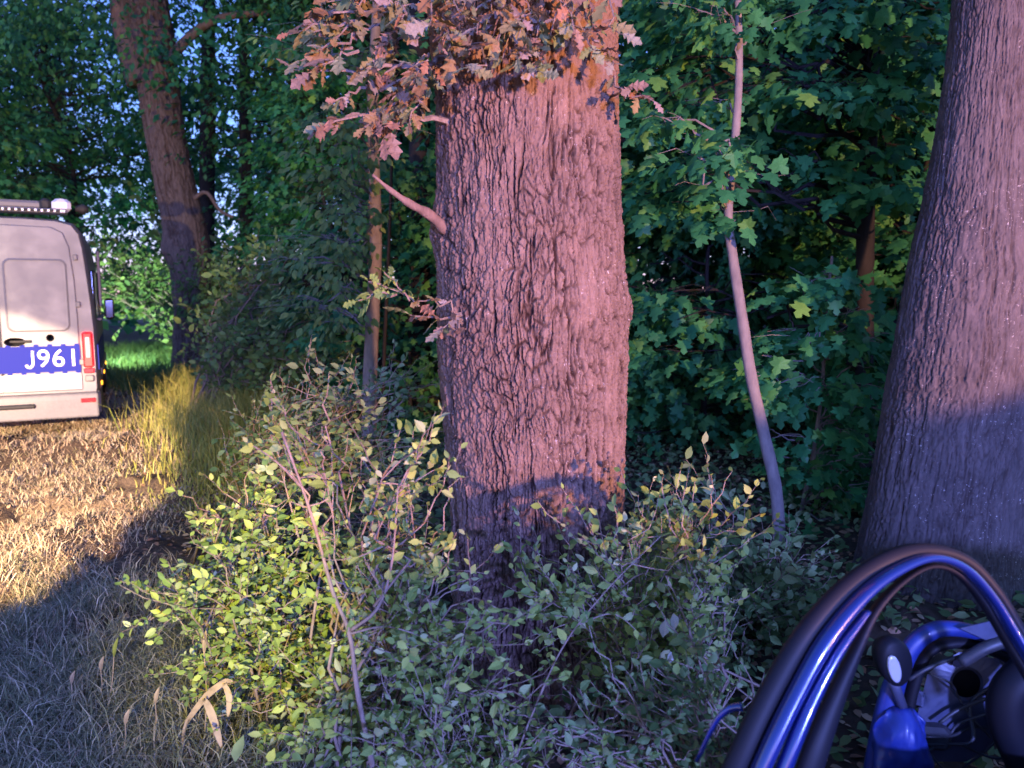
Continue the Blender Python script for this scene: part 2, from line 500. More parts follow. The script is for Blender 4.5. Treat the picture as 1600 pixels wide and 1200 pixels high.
# ------------------------------------------------------------------ trunks with real bark relief
def voro(u, v, seed, per=None):
    """jittered-grid Voronoi: F1, F2-F1 and cell random; u,v in cell units, u periodic with per"""
    g1, g2, g3 = _grid(seed), _grid(seed + 1), _grid(seed + 2)
    ui = np.floor(u).astype(int); vi = np.floor(v).astype(int)
    f1 = np.full(u.shape, 9.0); f2 = np.full(u.shape, 9.0); cr = np.zeros(u.shape)
    for du in (-1, 0, 1):
        for dv in (-1, 0, 1):
            cu, cv = ui + du, vi + dv
            ku = cu % per if per else cu
            px = cu + .15 + .7 * g1[ku & 255, cv & 255]; py = cv + .1 + .8 * g2[ku & 255, cv & 255]
            dd = np.sqrt((px - u) ** 2 + (py - v) ** 2)
            less = dd < f1
            f2 = np.where(less, f1, np.minimum(f2, dd)); cr = np.where(less, g3[ku & 255, cv & 255], cr); f1 = np.where(less, dd, f1)
    return f1, f2 - f1, cr

def trunk(name, cpts, rads, parent, mat, ncol=360, nrow=700, zdense=None, ztop_rows=30, cellw=.035, cellh=.10, depth=.014,
          seed=5, bumps=(), extra=None, front=True, fissc=.8):
    """cpts: centre points from the base up, rads: radius at each"""
    cp = curve(cpts, 400); rr = np.interp(np.linspace(0, 1, 400), np.linspace(0, 1, len(rads)), rads)
    seg = np.concatenate([[0], np.cumsum(np.linalg.norm(np.diff(cp, axis=0), axis=1))])
    tot = seg[-1]
    if zdense and zdense < tot:
        s = np.concatenate([np.linspace(0, zdense, nrow), np.linspace(zdense, tot, ztop_rows + 1)[1:]])
    else:
        s = np.linspace(0, tot, nrow)
    C = np.stack([np.interp(s, seg, cp[:, k]) for k in range(3)], -1); RR = np.interp(s, seg, rr)
    if front:  # denser facing the viewer side (-y)
        t = np.linspace(-1, 1, ncol, endpoint=False)
        th = -PI / 2 + PI * (t * .62 + .38 * t ** 3)
    else:
        th = -PI / 2 + np.linspace(-PI, PI, ncol, endpoint=False)
    TH, SS = np.meshgrid(th, s, indexing='xy'); RB = RR[:, None]
    rm = float(np.mean(rads)); circ = 2 * PI * rm
    per = max(6, int(circ / cellw))
    U = (TH / (2 * PI)) * per
    Vv = SS / cellh
    wu = (fbm(TH * 2.2 + 9, SS * 5, seed + 40) - .47) * 2.4 + (fbm(TH * 7, SS * 11, seed + 44, 3) - .44) * 1.0
    wv = (fbm(TH * 5 + 3, SS * 4, seed + 50) - .47) * 1.6
    f1, e, cr = voro(U + wu, Vv + wv, seed, None)
    rough = fbm(TH * 60, SS * 130, seed + 60, 3) - .44
    wmod = .5 + 1.6 * fbm(TH * 9, SS * 6, seed + 90, 3) ** 1.3
    crack = 1 - smooth(.0, .20, e / (wmod + .15))
    f1b, e2, cr2 = voro(U * 1.7 + wu * 1.5, Vv * 2.3 + wv * 2, seed + 7, None)
    crack2 = (1 - smooth(.0, .12, e2 / (wmod + .15))) * .45
    ridge = np.abs(fbm(U * .75 + wu * .45, Vv * .16 + 3, seed + 70, 4) - .47) * 7
    long_f = (1 - smooth(.0, .30, ridge)) * 1.05
    ridge2 = np.abs(fbm(U * 1.3 + wu * .6, Vv * .3 + 8, seed + 75, 3) - .44) * 7
    long_f = np.maximum(long_f, (1 - smooth(0, .22, ridge2)) * .6)
    cross = smooth(.35, .6, vn(TH * 3.1, SS * 4.3, seed + 95))
    cd = np.maximum(np.maximum(crack * (.22 + .55 * cross), crack2 * (.3 + .7 * cross)), long_f)
    cd = np.clip(cd * (.7 + .8 * fbm(TH * 20, SS * 22, seed + 97, 2)), 0, 1)
    h = -depth * cd + depth * .42 * (cr - .5) + depth * .40 * (cr2 - .5) * (1 - crack) + rough * depth * .7
    low = (fbm(TH * 1.5, SS * 1.2, seed + 80) - .47) * .10 * RB
    rad = RB + h + low
    for (bt, bs, wt, ws, amp) in bumps:
        dt = (TH - bt + PI) % (2 * PI) - PI
        rad = rad + amp * np.exp(-(dt / wt) ** 2 - ((SS - bs) / ws) ** 2)
    if extra is not None: rad = rad + extra(TH, SS, RB)
    X = C[:, None, 0] + rad * np.cos(TH); Y = C[:, None, 1] + rad * np.sin(TH); Z = C[:, None, 2] + 0 * rad
    nr, nc = len(s), ncol
    V = np.stack([X, Y, Z], -1).reshape(-1, 3)
    ii = np.arange(nr * nc).reshape(nr, nc); jj = np.roll(ii, -1, axis=1)
    Fc = np.stack([ii[:-1], jj[:-1], jj[1:], ii[1:]], -1).reshape(-1, 4)
    return mesh_obj(name, V, Fc, mat, parent, True, attr=np.clip(cd ** 1.3 * fissc * 1.4, 0, 1).ravel())

# ------------------------------------------------------------------ plants: twigs with leaves
def twig_leaves(rng, pts, n, size, up=.5, spread=1.0, start=.15):
    """alternate leaves along a twig path"""
    pts = np.asarray(pts); m = len(pts)
    t = np.linspace(start, 1, n) + rng.normal(0, .02, n); t = np.clip(t, 0, 1)
    pos = np.stack([np.interp(t, np.linspace(0, 1, m), pts[:, k]) for k in range(3)], -1)
    tan = unit(np.gradient(pts, axis=0)); tg = np.stack([np.interp(t, np.linspace(0, 1, m), tan[:, k]) for k in range(3)], -1)
    side = unit(np.cross(tg, rng.normal(0, 1, (n, 3)) * .4 + np.array([0, 0, 1.0])))
    sg = np.where(np.arange(n) % 2 == 0, 1, -1)[:, None]
    d = unit(tg * .7 + side * sg * spread + rng.normal(0, .3, (n, 3)))
    nr = rng.normal(0, .55, (n, 3)) + np.array([0, -.35, up])
    sz = size * rng.uniform(.75, 1.3) * rng.uniform(.45, 1.3, n)
    return pos, d, nr, sz

def bend(rng, a, b, n=7, sag=.1, jit=.04):
    a = np.asarray(a, float); b = np.asarray(b, float); L = np.linalg.norm(b - a)
    t = np.linspace(0, 1, n)[:, None]
    mid = rng.normal(0, jit, (n, 3)) * L * np.sin(t * PI)
    return a + (b - a) * t + mid + np.array([0, 0, 1]) * (np.sin(t * PI) * sag * L)

def shrub(name, base, label, cat, tips, seed, mat, leafsize=.035, nleaf=9, twigs=7, stem_r=.006, singles=0, group=None, tpl=OV, key=None, twl=.22, bare=.25):
    """a shrub: each main stem is a part; side twigs one part; leaves"""
    rng = np.random.default_rng(seed)
    rt = root(name, (base[0], base[1], float(gh(base[0], base[1]))), label, cat, group)
    tw = MB(); A = []
    tips = list(tips) + [np.asarray(t_) + rng.normal(0, .09, 3) - np.array([0, 0, .08]) for t_ in tips[::4]]
    for tip in tips:
        tip = np.asarray(tip, float)
        b0 = np.array([base[0] + rng.normal(0, .14), base[1] + rng.normal(0, .14), 0.0]); b0[2] = float(gh(b0[0], b0[1])) - .03
        L = np.linalg.norm(tip - b0)
        pts = bend(rng, b0, tip, 10, .12, .035)
        st = MB(); st.tube(pts, np.linspace(stem_r * (.7 + L * .5), stem_r * .35, 10), 5); st.build('stem', M['twig'], rt, True)
        cv = curve(pts, 40)
        for k in range(twigs + 1):
            t = 1.0 if k == twigs else rng.uniform(bare, 1)
            p = cv[int(t * 39)]; tg = unit(cv[min(39, int(t * 39) + 1)] - cv[max(0, int(t * 39) - 1)])
            d = unit(tg * .8 + rng.normal(0, .7, 3) + np.array([0, -.15, .25]))
            if k == twigs: d = unit(tg + rng.normal(0, .15, 3))
            l = twl * rng.uniform(.5, 1.4)
            tp = bend(rng, p, p + d * l, 6, -.08, .05)
            tw.tube(tp, np.linspace(.0028, .001, 6), 3, False)
            A.append(twig_leaves(rng, tp, int(nleaf * rng.uniform(.7, 1.3)), leafsize, start=.12))
    tw.build('twigs', M['twig'], rt)['kind'] = 'stuff'
    pos, d, nr, sz = [np.concatenate([a[i] for a in A]) for i in range(4)]
    leaves('foliage', tpl, mat, rt, pos, d, nr, sz, singles, key)
    return rt

def spray(rng, c, out, r, n, size, droop=.45, flat=.16):
    """a flattened fan of leaves round c, facing outwards"""
    out = unit(np.array([out[0], out[1], 0.0]) + 1e-6)
    a = rng.random(n) * 2 * PI; q = np.sqrt(rng.random(n)) * r
    off = np.stack([np.cos(a) * q, np.sin(a) * q, rng.normal(0, flat * r, n) - .25 * q], -1)
    pos = c + off
    d = unit(unit(off) * .7 + out * .6 + np.stack([0 * a, 0 * a, -droop - .3 * rng.random(n)], -1) + rng.normal(0, .25, (n, 3)))
    nr = rng.normal(0, .38, (n, 3)) + out * .45 + np.array([0, 0, .75])
    return pos, d, nr, size * rng.uniform(.55, 1.2, n)

def spray_tree(name, path, rad, label, cat, sprays, seed, mat, size, tpl=MP, key=None, singles=0, group=None, bark='thin_bark', nside=10, droop=.45, limbs=True):
    """small tree: trunk path (base up), sprays = [(centre, radius, count)]"""
    rng = np.random.default_rng(seed)
    path = np.asarray(path, float)
    rt = root(name, path[0], label, cat, group)
    cv = curve(path, 60)
    rr = np.interp(np.linspace(0, 1, 60), np.linspace(0, 1, len(rad)), rad) * (1 + (rng.random(60) - .5) * .08)
    t = MB(); t.tube(cv, rr, nside); t.build('trunk', M[bark], rt, True)
    A = []; br = MB()
    for (c, r_, n) in sprays:
        c = np.asarray(c, float)
        dd = np.linalg.norm(cv - c, axis=1) + np.maximum(0, cv[:, 2] - c[2] + .15) * 1.2
        k = int(np.argmin(dd)); out = c - cv[k]
        A.append(spray(rng, c, out, r_, n, size, droop))
        if limbs:
            bp = bend(rng, cv[k], c, 8, .08, .05)
            L = np.linalg.norm(out)
            br.tube(bp, np.linspace(min(rr[k] * .5, .006 + .008 * L), .003, 8), 4, False)
            for _ in range(3):
                e = c + rng.normal(0, 1, 3) * np.array([r_, r_, r_ * .2]) * .7
                br.tube(bend(rng, bp[5], e, 4, .05, .05), [.003, .002, .002, .001], 3, False)
    if limbs and sprays: br.build('branches', M[bark], rt)['kind'] = 'stuff'
    if A:
        pos, d, nr, sz = [np.concatenate([a[i] for a in A]) for i in range(4)]
        leaves('foliage', tpl, mat, rt, pos, d, nr, sz, singles, key)
    return rt

def copy_tree(o, loc, rz, sc, label=None, group=None):
    c = o.copy(); COL.objects.link(c); c.location = loc; c.rotation_euler = (0, 0, rz); c.scale = (sc, sc, sc)
    if label: c['label'] = label
    if group: c['group'] = group
    for ch in o.children:
        k = ch.copy(); COL.objects.link(k); k.parent = c
    return c

# ------------------------------------------------------------------ the big oak in the middle
OB = np.array([.095, 3.42, -.15])
oak = root('oak_tree', (.095, 3.42, 0), 'massive oak trunk with furrowed pinkish brown bark and rusty leaves near the top', 'tree')
def cpt(px, py, wpx, Y=3.42):
    p = P(px, py, Y)
    return p, wpx
cps = []; rds = []
for (px, py, wpx) in [(862, 1215, 345), (852, 1130, 305), (843, 1000, 282), (842, 900, 272), (838, 780, 280), (834, 660, 292), (829, 540, 300), (828, 420, 290), (825, 300, 283), (825, 180, 281), (820, 60, 288), (815, -60, 292)]:
    p = P(px, py, 3.42)
    cps.append(p); rds.append(wpx / 2400 * 3.42 * .985)
top = cps[-1]
cps += [top + np.array([-.02, .05, 1.2]), top + np.array([-.05, .15, 3.0]), top + np.array([.05, .2, 5.0])]
rds += [.40, .36, .30]
# even out parameter spacing: resample by arc length
def resample(c, r_, n=40):
    c = np.array(c); s = np.concatenate([[0], np.cumsum(np.linalg.norm(np.diff(c, axis=0), axis=1))])
    t = np.linspace(0, s[-1], n)
    return np.stack([np.interp(t, s, c[:, k]) for k in range(3)], -1), np.interp(t, s, r_)
c2, r2 = resample(cps, rds)
z0 = c2[0][2]
def oak_extra(TH, SS, RB):
    fl = np.exp(-((SS) / .28)) * .16 * (np.sin(TH * 3 + .6) * .5 + .6)
    # ring of swollen, broken bark at the old wound
    return fl
zk = lambda py: P(0, py, 3.05)[2] - z0
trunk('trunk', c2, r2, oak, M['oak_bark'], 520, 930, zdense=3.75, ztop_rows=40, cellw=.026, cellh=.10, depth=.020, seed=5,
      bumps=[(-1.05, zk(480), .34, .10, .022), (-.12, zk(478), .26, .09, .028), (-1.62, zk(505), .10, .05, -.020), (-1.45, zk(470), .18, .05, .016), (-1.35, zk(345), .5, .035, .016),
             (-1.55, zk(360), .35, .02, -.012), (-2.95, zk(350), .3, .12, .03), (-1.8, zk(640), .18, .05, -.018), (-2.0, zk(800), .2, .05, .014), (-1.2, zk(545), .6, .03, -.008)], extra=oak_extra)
# limbs and crown above the picture
rng = np.random.default_rng(2)
lt = c2[-1]
for k, (dx, dy, dz, r_) in enumerate([(-2.6, -.6, 2.6, .2), (2.8, .9, 2.4, .2), (.4, 2.4, 3.0, .17), (-.3, -1.9, 2.8, .15)]):
    b_ = MB(); b_.tube(bend(rng, lt + np.array([0, 0, -.6 - .25 * k]), lt + np.array([dx, dy, dz]), 10, .06, .05), np.linspace(r_, .05, 10), 10)
    b_.build('limb', M['far_bark'], oak, True)
A = []
for k in range(230):
    a = rng.random() * 2 * PI; q = 3.6 * math.sqrt(rng.random())
    c = lt + np.array([math.cos(a) * q, math.sin(a) * q, rng.uniform(.3, 4.2)])
    A.append(spray(rng, c, c - lt, .6, 30, .13, .4, .3))
pos, d, nr, sz = [np.concatenate([a[i] for a in A]) for i in range(4)]
leaves('crown', SM, M['wood_leaf'], oak, pos, d, nr, sz)
# broken stub and short stub
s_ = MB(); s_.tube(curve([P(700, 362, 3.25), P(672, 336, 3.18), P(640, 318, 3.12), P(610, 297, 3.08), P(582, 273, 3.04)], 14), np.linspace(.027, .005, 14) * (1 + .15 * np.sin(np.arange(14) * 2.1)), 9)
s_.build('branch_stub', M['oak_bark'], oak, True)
# shoots with leaves
rng = np.random.default_rng(11)
LA = []
def shoot(a, b, n=9, sz=.105, wind=None):
    pts = bend(rng, a, b, 7, .05, .06)
    m = MB(); m.tube(pts, np.linspace(.006, .002, 7), 4, False); m.build('shoot', M['twig'], oak)
    p, d_, nr_, s__ = twig_leaves(rng, pts, n, sz, .35, .8, .35)
    d_ = unit(d_ + np.array([.0, -.1, -.25]))
    LA.append((p, d_, nr_, s__))
for k in range(36):  # in front of the upper trunk
    px = rng.uniform(650, 945); py = rng.uniform(-70, 90)
    a = P(np.clip(px, 700, 940), py - 15, 3.05)
    b = P(px + rng.normal(0, 26), py + rng.uniform(10, 55), rng.uniform(2.55, 2.9))
    shoot(a, b, 8, .08)
for (px, py, Y, n) in [(rng.uniform(450, 670), rng.uniform(-20, 200), rng.uniform(2.75, 3.2), 9) for _ in range(16)] + [(560, 10, 2.9, 10), (520, 60, 2.9, 9), (470, 95, 2.85, 8), (455, 110, 2.9, 6), (600, 60, 2.85, 10), (560, 110, 2.8, 10), (520, 160, 2.85, 9), (500, 205, 2.9, 7), (570, 200, 2.8, 9),
                       (610, 160, 2.85, 9), (650, 120, 2.75, 10), (640, 190, 2.9, 8), (600, 215, 2.95, 6), (530, 20, 3.1, 9), (620, 10, 2.9, 10), (500, 10, 3.1, 8), (490, 50, 3.0, 7), (585, 135, 2.95, 8)]:
    a = P(690, py - 60 + rng.uniform(-30, 20), 3.15)
    st = P(px, py, Y); st0 = st + (a - st) * rng.uniform(.28, .5)
    shoot(st0, st, n, .085)
# carrying branches for the left sprays
for (p0, p1) in [((700, 40), (520, 20)), ((700, 110), (480, 110)), ((700, 190), (520, 190)), ((695, 90), (600, 140))]:
    m = MB(); m.tube(bend(rng, P(*p0, 3.2), P(*p1, 2.9), 9, .04, .03), np.linspace(.013, .004, 9), 5, False); m.build('shoot', M['twig'], oak)
for (a, b, n) in [((955, 150, 3.2), (1020, 158, 3.0), 8), ((950, 135, 3.2), (985, 140, 2.95), 5), ((925, 60, 3.1), (960, 100, 2.9), 6)]:
    shoot(P(*a), P(*b), n, .075)
for (a, b, n) in [((722, 500, 3.05), (640, 492, 2.8), 9), ((722, 505, 3.03), (690, 520, 2.8), 8), ((720, 490, 3.05), (650, 470, 2.8), 6)]:
    shoot(P(*a), P(*b), n, .075)
pos, d, nr, sz = [np.concatenate([a[i] for a in LA]) for i in range(4)]
leaves('foliage', OK, M['oak_leaf'], oak, pos, d, nr, sz, 280, 'oak')
# pale green sprig past the left end
shoot_l = []
for (a, b) in [((655, 478, 2.85), (575, 440, 2.7)), ((620, 460, 2.8), (560, 470, 2.7)), ((640, 470, 2.8), (600, 425, 2.7))]:
    pts = bend(rng, P(*a), P(*b), 6, .05, .05)
    m = MB(); m.tube(pts, np.linspace(.004, .002, 6), 4, False); m.build('shoot', M['twig'], oak)
    shoot_l.append(twig_leaves(rng, pts, 9, .06, .4, .8, .1))
pos, d, nr, sz = [np.concatenate([a[i] for a in shoot_l]) for i in range(4)]
leaves('foliage', OK, M['bush_leaf'], oak, pos, d, nr, sz, 20, 'oakg')
# dark stem right behind the oak
p0 = P(940, 560, 4.3)
sp = [np.array([p0[0] - .05, 4.3, 0.0])] + [P(px, py, 4.3) for px, py in [(930, 700), (935, 400), (942, 150), (946, 0), (950, -150)]]
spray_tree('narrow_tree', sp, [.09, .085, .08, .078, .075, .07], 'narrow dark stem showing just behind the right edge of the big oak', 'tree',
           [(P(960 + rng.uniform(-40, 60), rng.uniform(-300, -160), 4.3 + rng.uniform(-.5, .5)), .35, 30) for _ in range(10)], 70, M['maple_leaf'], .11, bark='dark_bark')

# ------------------------------------------------------------------ forked tree at the right
Yr = 4.35
fork = root('forked_tree', (float(P(1455, 1000, Yr)[0]), Yr, 0), 'thick forked tree at the right with smooth greyish bark washed in blue light', 'tree')
cps = []; rds = []
for (px, py, wpx) in [(1448, 1065, 340), (1452, 1000, 286), (1458, 920, 252), (1468, 840, 236), (1480, 760, 226), (1494, 680, 222), (1506, 600, 220), (1516, 520, 212), (1526, 430, 198), (1534, 330, 172), (1544, 220, 150), (1554, 110, 134), (1564, 0, 130), (1572, -100, 126)]:
    cps.append(P(px, py, Yr)); rds.append(wpx / 2400 * Yr * .99)
top = cps[-1]
cps += [top + np.array([.1, .1, 1.2]), top + np.array([.25, .2, 3.4])]; rds += [.22, .18]
c2, r2 = resample(cps, rds)
flare = lambda TH, SS, RB: np.exp(-SS / .3) * .14 * (np.sin(TH * 4 + 1.2) * .5 + .4)
trunk('trunk', c2, r2, fork, M['fork_bark'], 330, 660, zdense=4.4, ztop_rows=30, cellw=.02, cellh=.16, depth=.011, seed=23, extra=flare, fissc=.6)
cps = []; rds = []
for (px, py, wpx) in [(1545, 800, 100), (1572, 690, 130), (1598, 560, 170), (1622, 440, 190), (1650, 320, 188), (1688, 200, 180), (1730, 80, 172), (1770, -60, 168)]:
    cps.append(P(px, py, Yr - .06)); rds.append(wpx / 2400 * Yr)
top = cps[-1]; cps += [top + np.array([.5, .1, 1.2]), top + np.array([1.2, .2, 3.2])]; rds += [.24, .18]
c2, r2 = resample(cps, rds)
trunk('trunk', c2, r2, fork, M['fork_bark'], 300, 460, zdense=3.8, ztop_rows=24, cellw=.022, cellh=.2, depth=.008, seed=33, fissc=.6,
      bumps=[(-1.9, 1.25, .4, .18, .03), (-2.2, .9, .5, .08, .02)])
A = []
for k in range(160):
    a = rng.random() * 2 * PI; q = 3.2 * math.sqrt(rng.random())
    c = np.array([2.9, 4.6, 6.6]) + np.array([math.cos(a) * q, math.sin(a) * q, rng.uniform(-.5, 3)])
    A.append(spray(rng, c, c - np.array([2.9, 4.6, 6]), .6, 30, .13, .4, .3))
pos, d, nr, sz = [np.concatenate([a[i] for a in A]) for i in range(4)]
leaves('crown', SM, M['wood_leaf'], fork, pos, d, nr, sz)

# ------------------------------------------------------------------ leaning tree at the left
Yl = 16.5
lean = root('leaning_tree', (float(P(310, 590, Yl)[0]), Yl, float(gh(P(310, 590, Yl)[0], Yl))), 'large leaning tree with an orange lit base beside the yellow grass', 'tree')
cps = []; rds = []
for (px, py, wpx) in [(308, 610, 96), (306, 560, 80), (303, 500, 68), (300, 430, 68), (290, 360, 72), (276, 300, 68), (260, 220, 66), (248, 140, 66), (240, 60, 68), (228, -20, 62), (215, -120, 56)]:
    cps.append(P(px, py, Yl)); rds.append(wpx / 2400 * Yl * .88)
top = cps[-1]; cps += [top + np.array([-.5, 0, 3.0])]; rds += [.2]
c2, r2 = resample(cps, rds)
trunk('trunk', c2, r2, lean, M['far_bark'], 120, 420, cellw=.07, cellh=.28, depth=.03, seed=41, bumps=[(-2.6, 3.0, .5, .25, .12)])
for (pts, ra) in [([(222, 130), (205, 80), (190, 20), (185, -60)], .30), ([(262, 95), (300, 55), (345, 28), (420, 20)], .11), ([(285, 330), (320, 300), (345, 330), (380, 345)], .05)]:
    b_ = MB(); b_.tube(curve([P(px, py, Yl - .1) for px, py in pts], 14), np.linspace(ra, ra * .55, 14), 9); b_.build('limb', M['far_bark'], lean, True)
A = []
rng = np.random.default_rng(21)
for k in range(185):
    px = rng.uniform(-80, 520); py = rng.uniform(-330, 130) - 60 * abs(px - 240) / 300 * rng.random()
    c = P(px, py, Yl + rng.uniform(-3.2, 3.0))
    A.append(spray(rng, c, c - P(240, 60, Yl), .8, 44, .17, .45, .25))
pos, d, nr, sz = [np.concatenate([a[i] for a in A]) for i in range(4)]
leaves('crown', SM, M['wood_leaf'], lean, pos, d, nr, sz)
A = []
for k in range(26):  # epicormic tufts hugging the lower trunk
    c = P(rng.uniform(262, 345), rng.uniform(385, 490), Yl - .55 + rng.uniform(-.1, .3))
    A.append(spray(rng, c, np.array([rng.normal(), -1, 0]), .3, 26, .12, .4, .5))
pos, d, nr, sz = [np.concatenate([a[i] for a in A]) for i in range(4)]
leaves('shoots', SM, M['light_leaf'], lean, pos, d, nr, sz)

# ------------------------------------------------------------------ named young trees
def rs(rng, boxes, Y, r_, n):
    """sprays filling picture-sized boxes (px0,py0,px1,py1,count) at distance Y"""
    out = []
    for (x0, y0, x1, y1, cnt) in boxes:
        for _ in range(cnt):
            out.append((P(rng.uniform(x0, x1), rng.uniform(y0, y1), Y + rng.uniform(-.5, .5)), r_ * rng.uniform(.7, 1.2), n))
    return out
rng = np.random.default_rng(31)
Y1 = 5.2
pth = [P(px, py, Y1) for px, py in [(1218, 905), (1214, 780), (1194, 680), (1174, 590), (1160, 500), (1145, 400), (1138, 330), (1150, 200), (1155, 90), (1150, -80)]]
spray_tree('maple_sapling', pth, [.05, .045, .042, .04, .038, .034, .03, .028, .025, .02], 'slender leaning maple sapling with pale bare stem right of the big oak', 'tree',
           rs(rng, [(1060, 215, 1150, 300, 6), (1085, 290, 1160, 345, 3), (1010, 150, 1120, 240, 4), (1040, -100, 1260, 60, 8)], Y1 - .2, .22, 15), 31, M['maple_leaf'], .12, singles=170, key='mp1')
Y2 = 5.9
pth = [P(px, py, Y2) for px, py in [(1240, 905), (1246, 840), (1256, 780), (1272, 700), (1285, 600), (1290, 500), (1300, 400)]]
spray_tree('maple_sapling', pth, [.022, .02, .018, .016, .014, .012, .01], 'bushy young maple with layered bright leaves just left of the forked tree', 'tree',
           rs(rng, [(1240, 425, 1345, 450, 6), (1210, 480, 1380, 540, 9), (1120, 555, 1210, 600, 5), (1200, 570, 1390, 640, 12), (1200, 640, 1370, 720, 10), (1240, 720, 1370, 860, 13), (1120, 580, 1180, 620, 3)], Y2, .26, 22), 32, M['maple_leaf'], .125, singles=280, key='mp1')
Y3 = 6.8
pth = [P(px, py, Y3) for px, py in [(1345, 800), (1350, 600), (1352, 380), (1358, 200), (1365, 0), (1370, -160)]]
spray_tree('maple_tree', pth, [.085, .08, .075, .07, .06, .05], 'young maple on a dark stem whose sprays fill the top right', 'tree',
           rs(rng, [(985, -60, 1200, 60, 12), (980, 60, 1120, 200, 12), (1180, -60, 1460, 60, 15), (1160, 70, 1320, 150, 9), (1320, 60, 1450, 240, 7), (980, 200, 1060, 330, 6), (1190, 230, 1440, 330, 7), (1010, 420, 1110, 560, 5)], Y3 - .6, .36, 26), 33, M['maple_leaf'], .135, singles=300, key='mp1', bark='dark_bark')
Y4 = 7.6
pth = [P(px, py, Y4) for px, py in [(577, 690), (578, 590), (583, 480), (587, 380), (585, 280), (582, 150), (590, 0), (600, -150)]]
spray_tree('hazel_tree', pth, [.075, .07, .066, .062, .056, .05, .045, .04], 'slim lilac lit stem with light green sprays left of the big oak', 'tree',
           rs(rng, [(480, 180, 600, 320, 14), (470, 320, 560, 420, 10), (440, 400, 560, 520, 10), (500, 60, 660, 180, 9), (430, 0, 520, 120, 5)], Y4 - .5, .34, 30), 34, M['light_leaf'], .10, tpl=OV, singles=200, key='hz')
Y5 = 8.2
pth = [P(px, py, Y5) for px, py in [(598, 680), (600, 560), (607, 400), (612, 250), (610, 100), (612, -100)]]
spray_tree('thin_tree', pth, [.02, .02, .018, .016, .014, .012], 'wire thin bare stem beside the lilac lit slim tree', 'tree', [(P(612, -60, Y5), .4, 30)], 35, M['maple_leaf'], .11, bark='dark_bark')

# ------------------------------------------------------------------ shrubs
def tips(rng, boxes, Y, dy=.25):
    out = []
    for (x0, y0, x1, y1, cnt) in boxes:
        for _ in range(cnt):
            out.append(P(rng.uniform(x0, x1), rng.uniform(y0, y1), Y + rng.uniform(-dy, dy)))
    return out
rng = np.random.default_rng(51)
shrub('shrub', (-1.02, 3.15), 'yellow lit leafy shrub leaning over the dark grass at lower left of the big oak', 'shrub',
      tips(rng, [(300, 780, 420, 850, 6), (240, 900, 330, 970, 7), (330, 860, 520, 960, 12), (300, 980, 420, 1080, 6), (420, 980, 560, 1100, 8), (380, 760, 500, 850, 7)], 2.75), 51, M['bush_leaf'], .034, 10, 9, singles=300, key='bl', twl=.16)
shrub('shrub', (-.55, 2.65), 'grey green shrub with tall thin upright stems directly in front of the big oak', 'shrub',
      tips(rng, [(440, 640, 520, 740, 4), (520, 780, 700, 900, 8), (560, 900, 760, 1000, 7), (600, 1000, 800, 1120, 7), (480, 1040, 640, 1180, 8), (620, 700, 690, 800, 4)], 2.35), 52, M['bush_leaf'], .036, 9, 8, singles=300, key='bl', twl=.2)
shrub('shrub', (-1.75, 4.9), 'pale tangled shrub standing behind the yellow lit one beside the tall grass', 'shrub',
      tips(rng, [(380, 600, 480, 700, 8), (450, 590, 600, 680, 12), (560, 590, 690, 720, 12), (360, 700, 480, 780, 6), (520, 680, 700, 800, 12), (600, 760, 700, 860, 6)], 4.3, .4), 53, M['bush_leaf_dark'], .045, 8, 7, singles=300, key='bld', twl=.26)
shrub('shrub', (.55, 2.75), 'leafy shrub growing against the right side of the big oak base', 'shrub',
      tips(rng, [(820, 880, 960, 960, 9), (920, 830, 1080, 900, 10), (980, 790, 1100, 860, 7), (1040, 830, 1160, 920, 6), (960, 920, 1100, 1010, 9), (1000, 980, 1060, 1040, 4)], 2.6), 54, M['bush_leaf'], .038, 9, 8, singles=300, key='bl', twl=.2)
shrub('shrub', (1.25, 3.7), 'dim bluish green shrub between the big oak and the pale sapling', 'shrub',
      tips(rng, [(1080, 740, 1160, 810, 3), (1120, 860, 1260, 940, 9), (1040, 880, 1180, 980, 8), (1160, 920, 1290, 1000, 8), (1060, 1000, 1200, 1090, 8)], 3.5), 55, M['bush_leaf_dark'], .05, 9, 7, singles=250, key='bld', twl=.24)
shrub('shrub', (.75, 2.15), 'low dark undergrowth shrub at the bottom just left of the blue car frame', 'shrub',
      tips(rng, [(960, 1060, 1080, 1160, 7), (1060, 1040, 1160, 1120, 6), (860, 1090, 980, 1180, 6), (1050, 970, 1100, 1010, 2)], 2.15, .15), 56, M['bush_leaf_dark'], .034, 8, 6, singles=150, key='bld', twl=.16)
shrub('shrub', (-.15, 2.2), 'bare twiggy shrub with few leaves at the bottom centre before the oak root', 'shrub',
      tips(rng, [(640, 1080, 780, 1180, 8), (780, 1160, 860, 1200, 3), (540, 1120, 680, 1210, 7), (900, 1150, 960, 1200, 3)], 2.2, .2), 57, M['bush_leaf'], .034, 7, 6, singles=200, key='bl', twl=.18)
shrub('shrub', (-4.1, 10.3), 'olive hedge shrub right behind the tall yellow grass', 'shrub',
      tips(rng, [(340, 470, 460, 600, 14), (400, 430, 560, 560, 18), (360, 400, 480, 480, 10), (470, 520, 570, 620, 10)], 9.8, .9), 58, M['light_leaf'], .10, 9, 9, stem_r=.010, singles=0, key='lt', twl=.5)
shrub('shrub', (-7.6, 19.2), 'dull blue green shrub behind the foot of the leaning tree', 'shrub',
      tips(rng, [(150, 400, 270, 480, 14), (330, 380, 440, 500, 14), (180, 330, 270, 420, 8), (340, 480, 400, 560, 8)], 18.5, 1), 59, M['light_leaf'], .16, 9, 9, stem_r=.014, twl=.8)

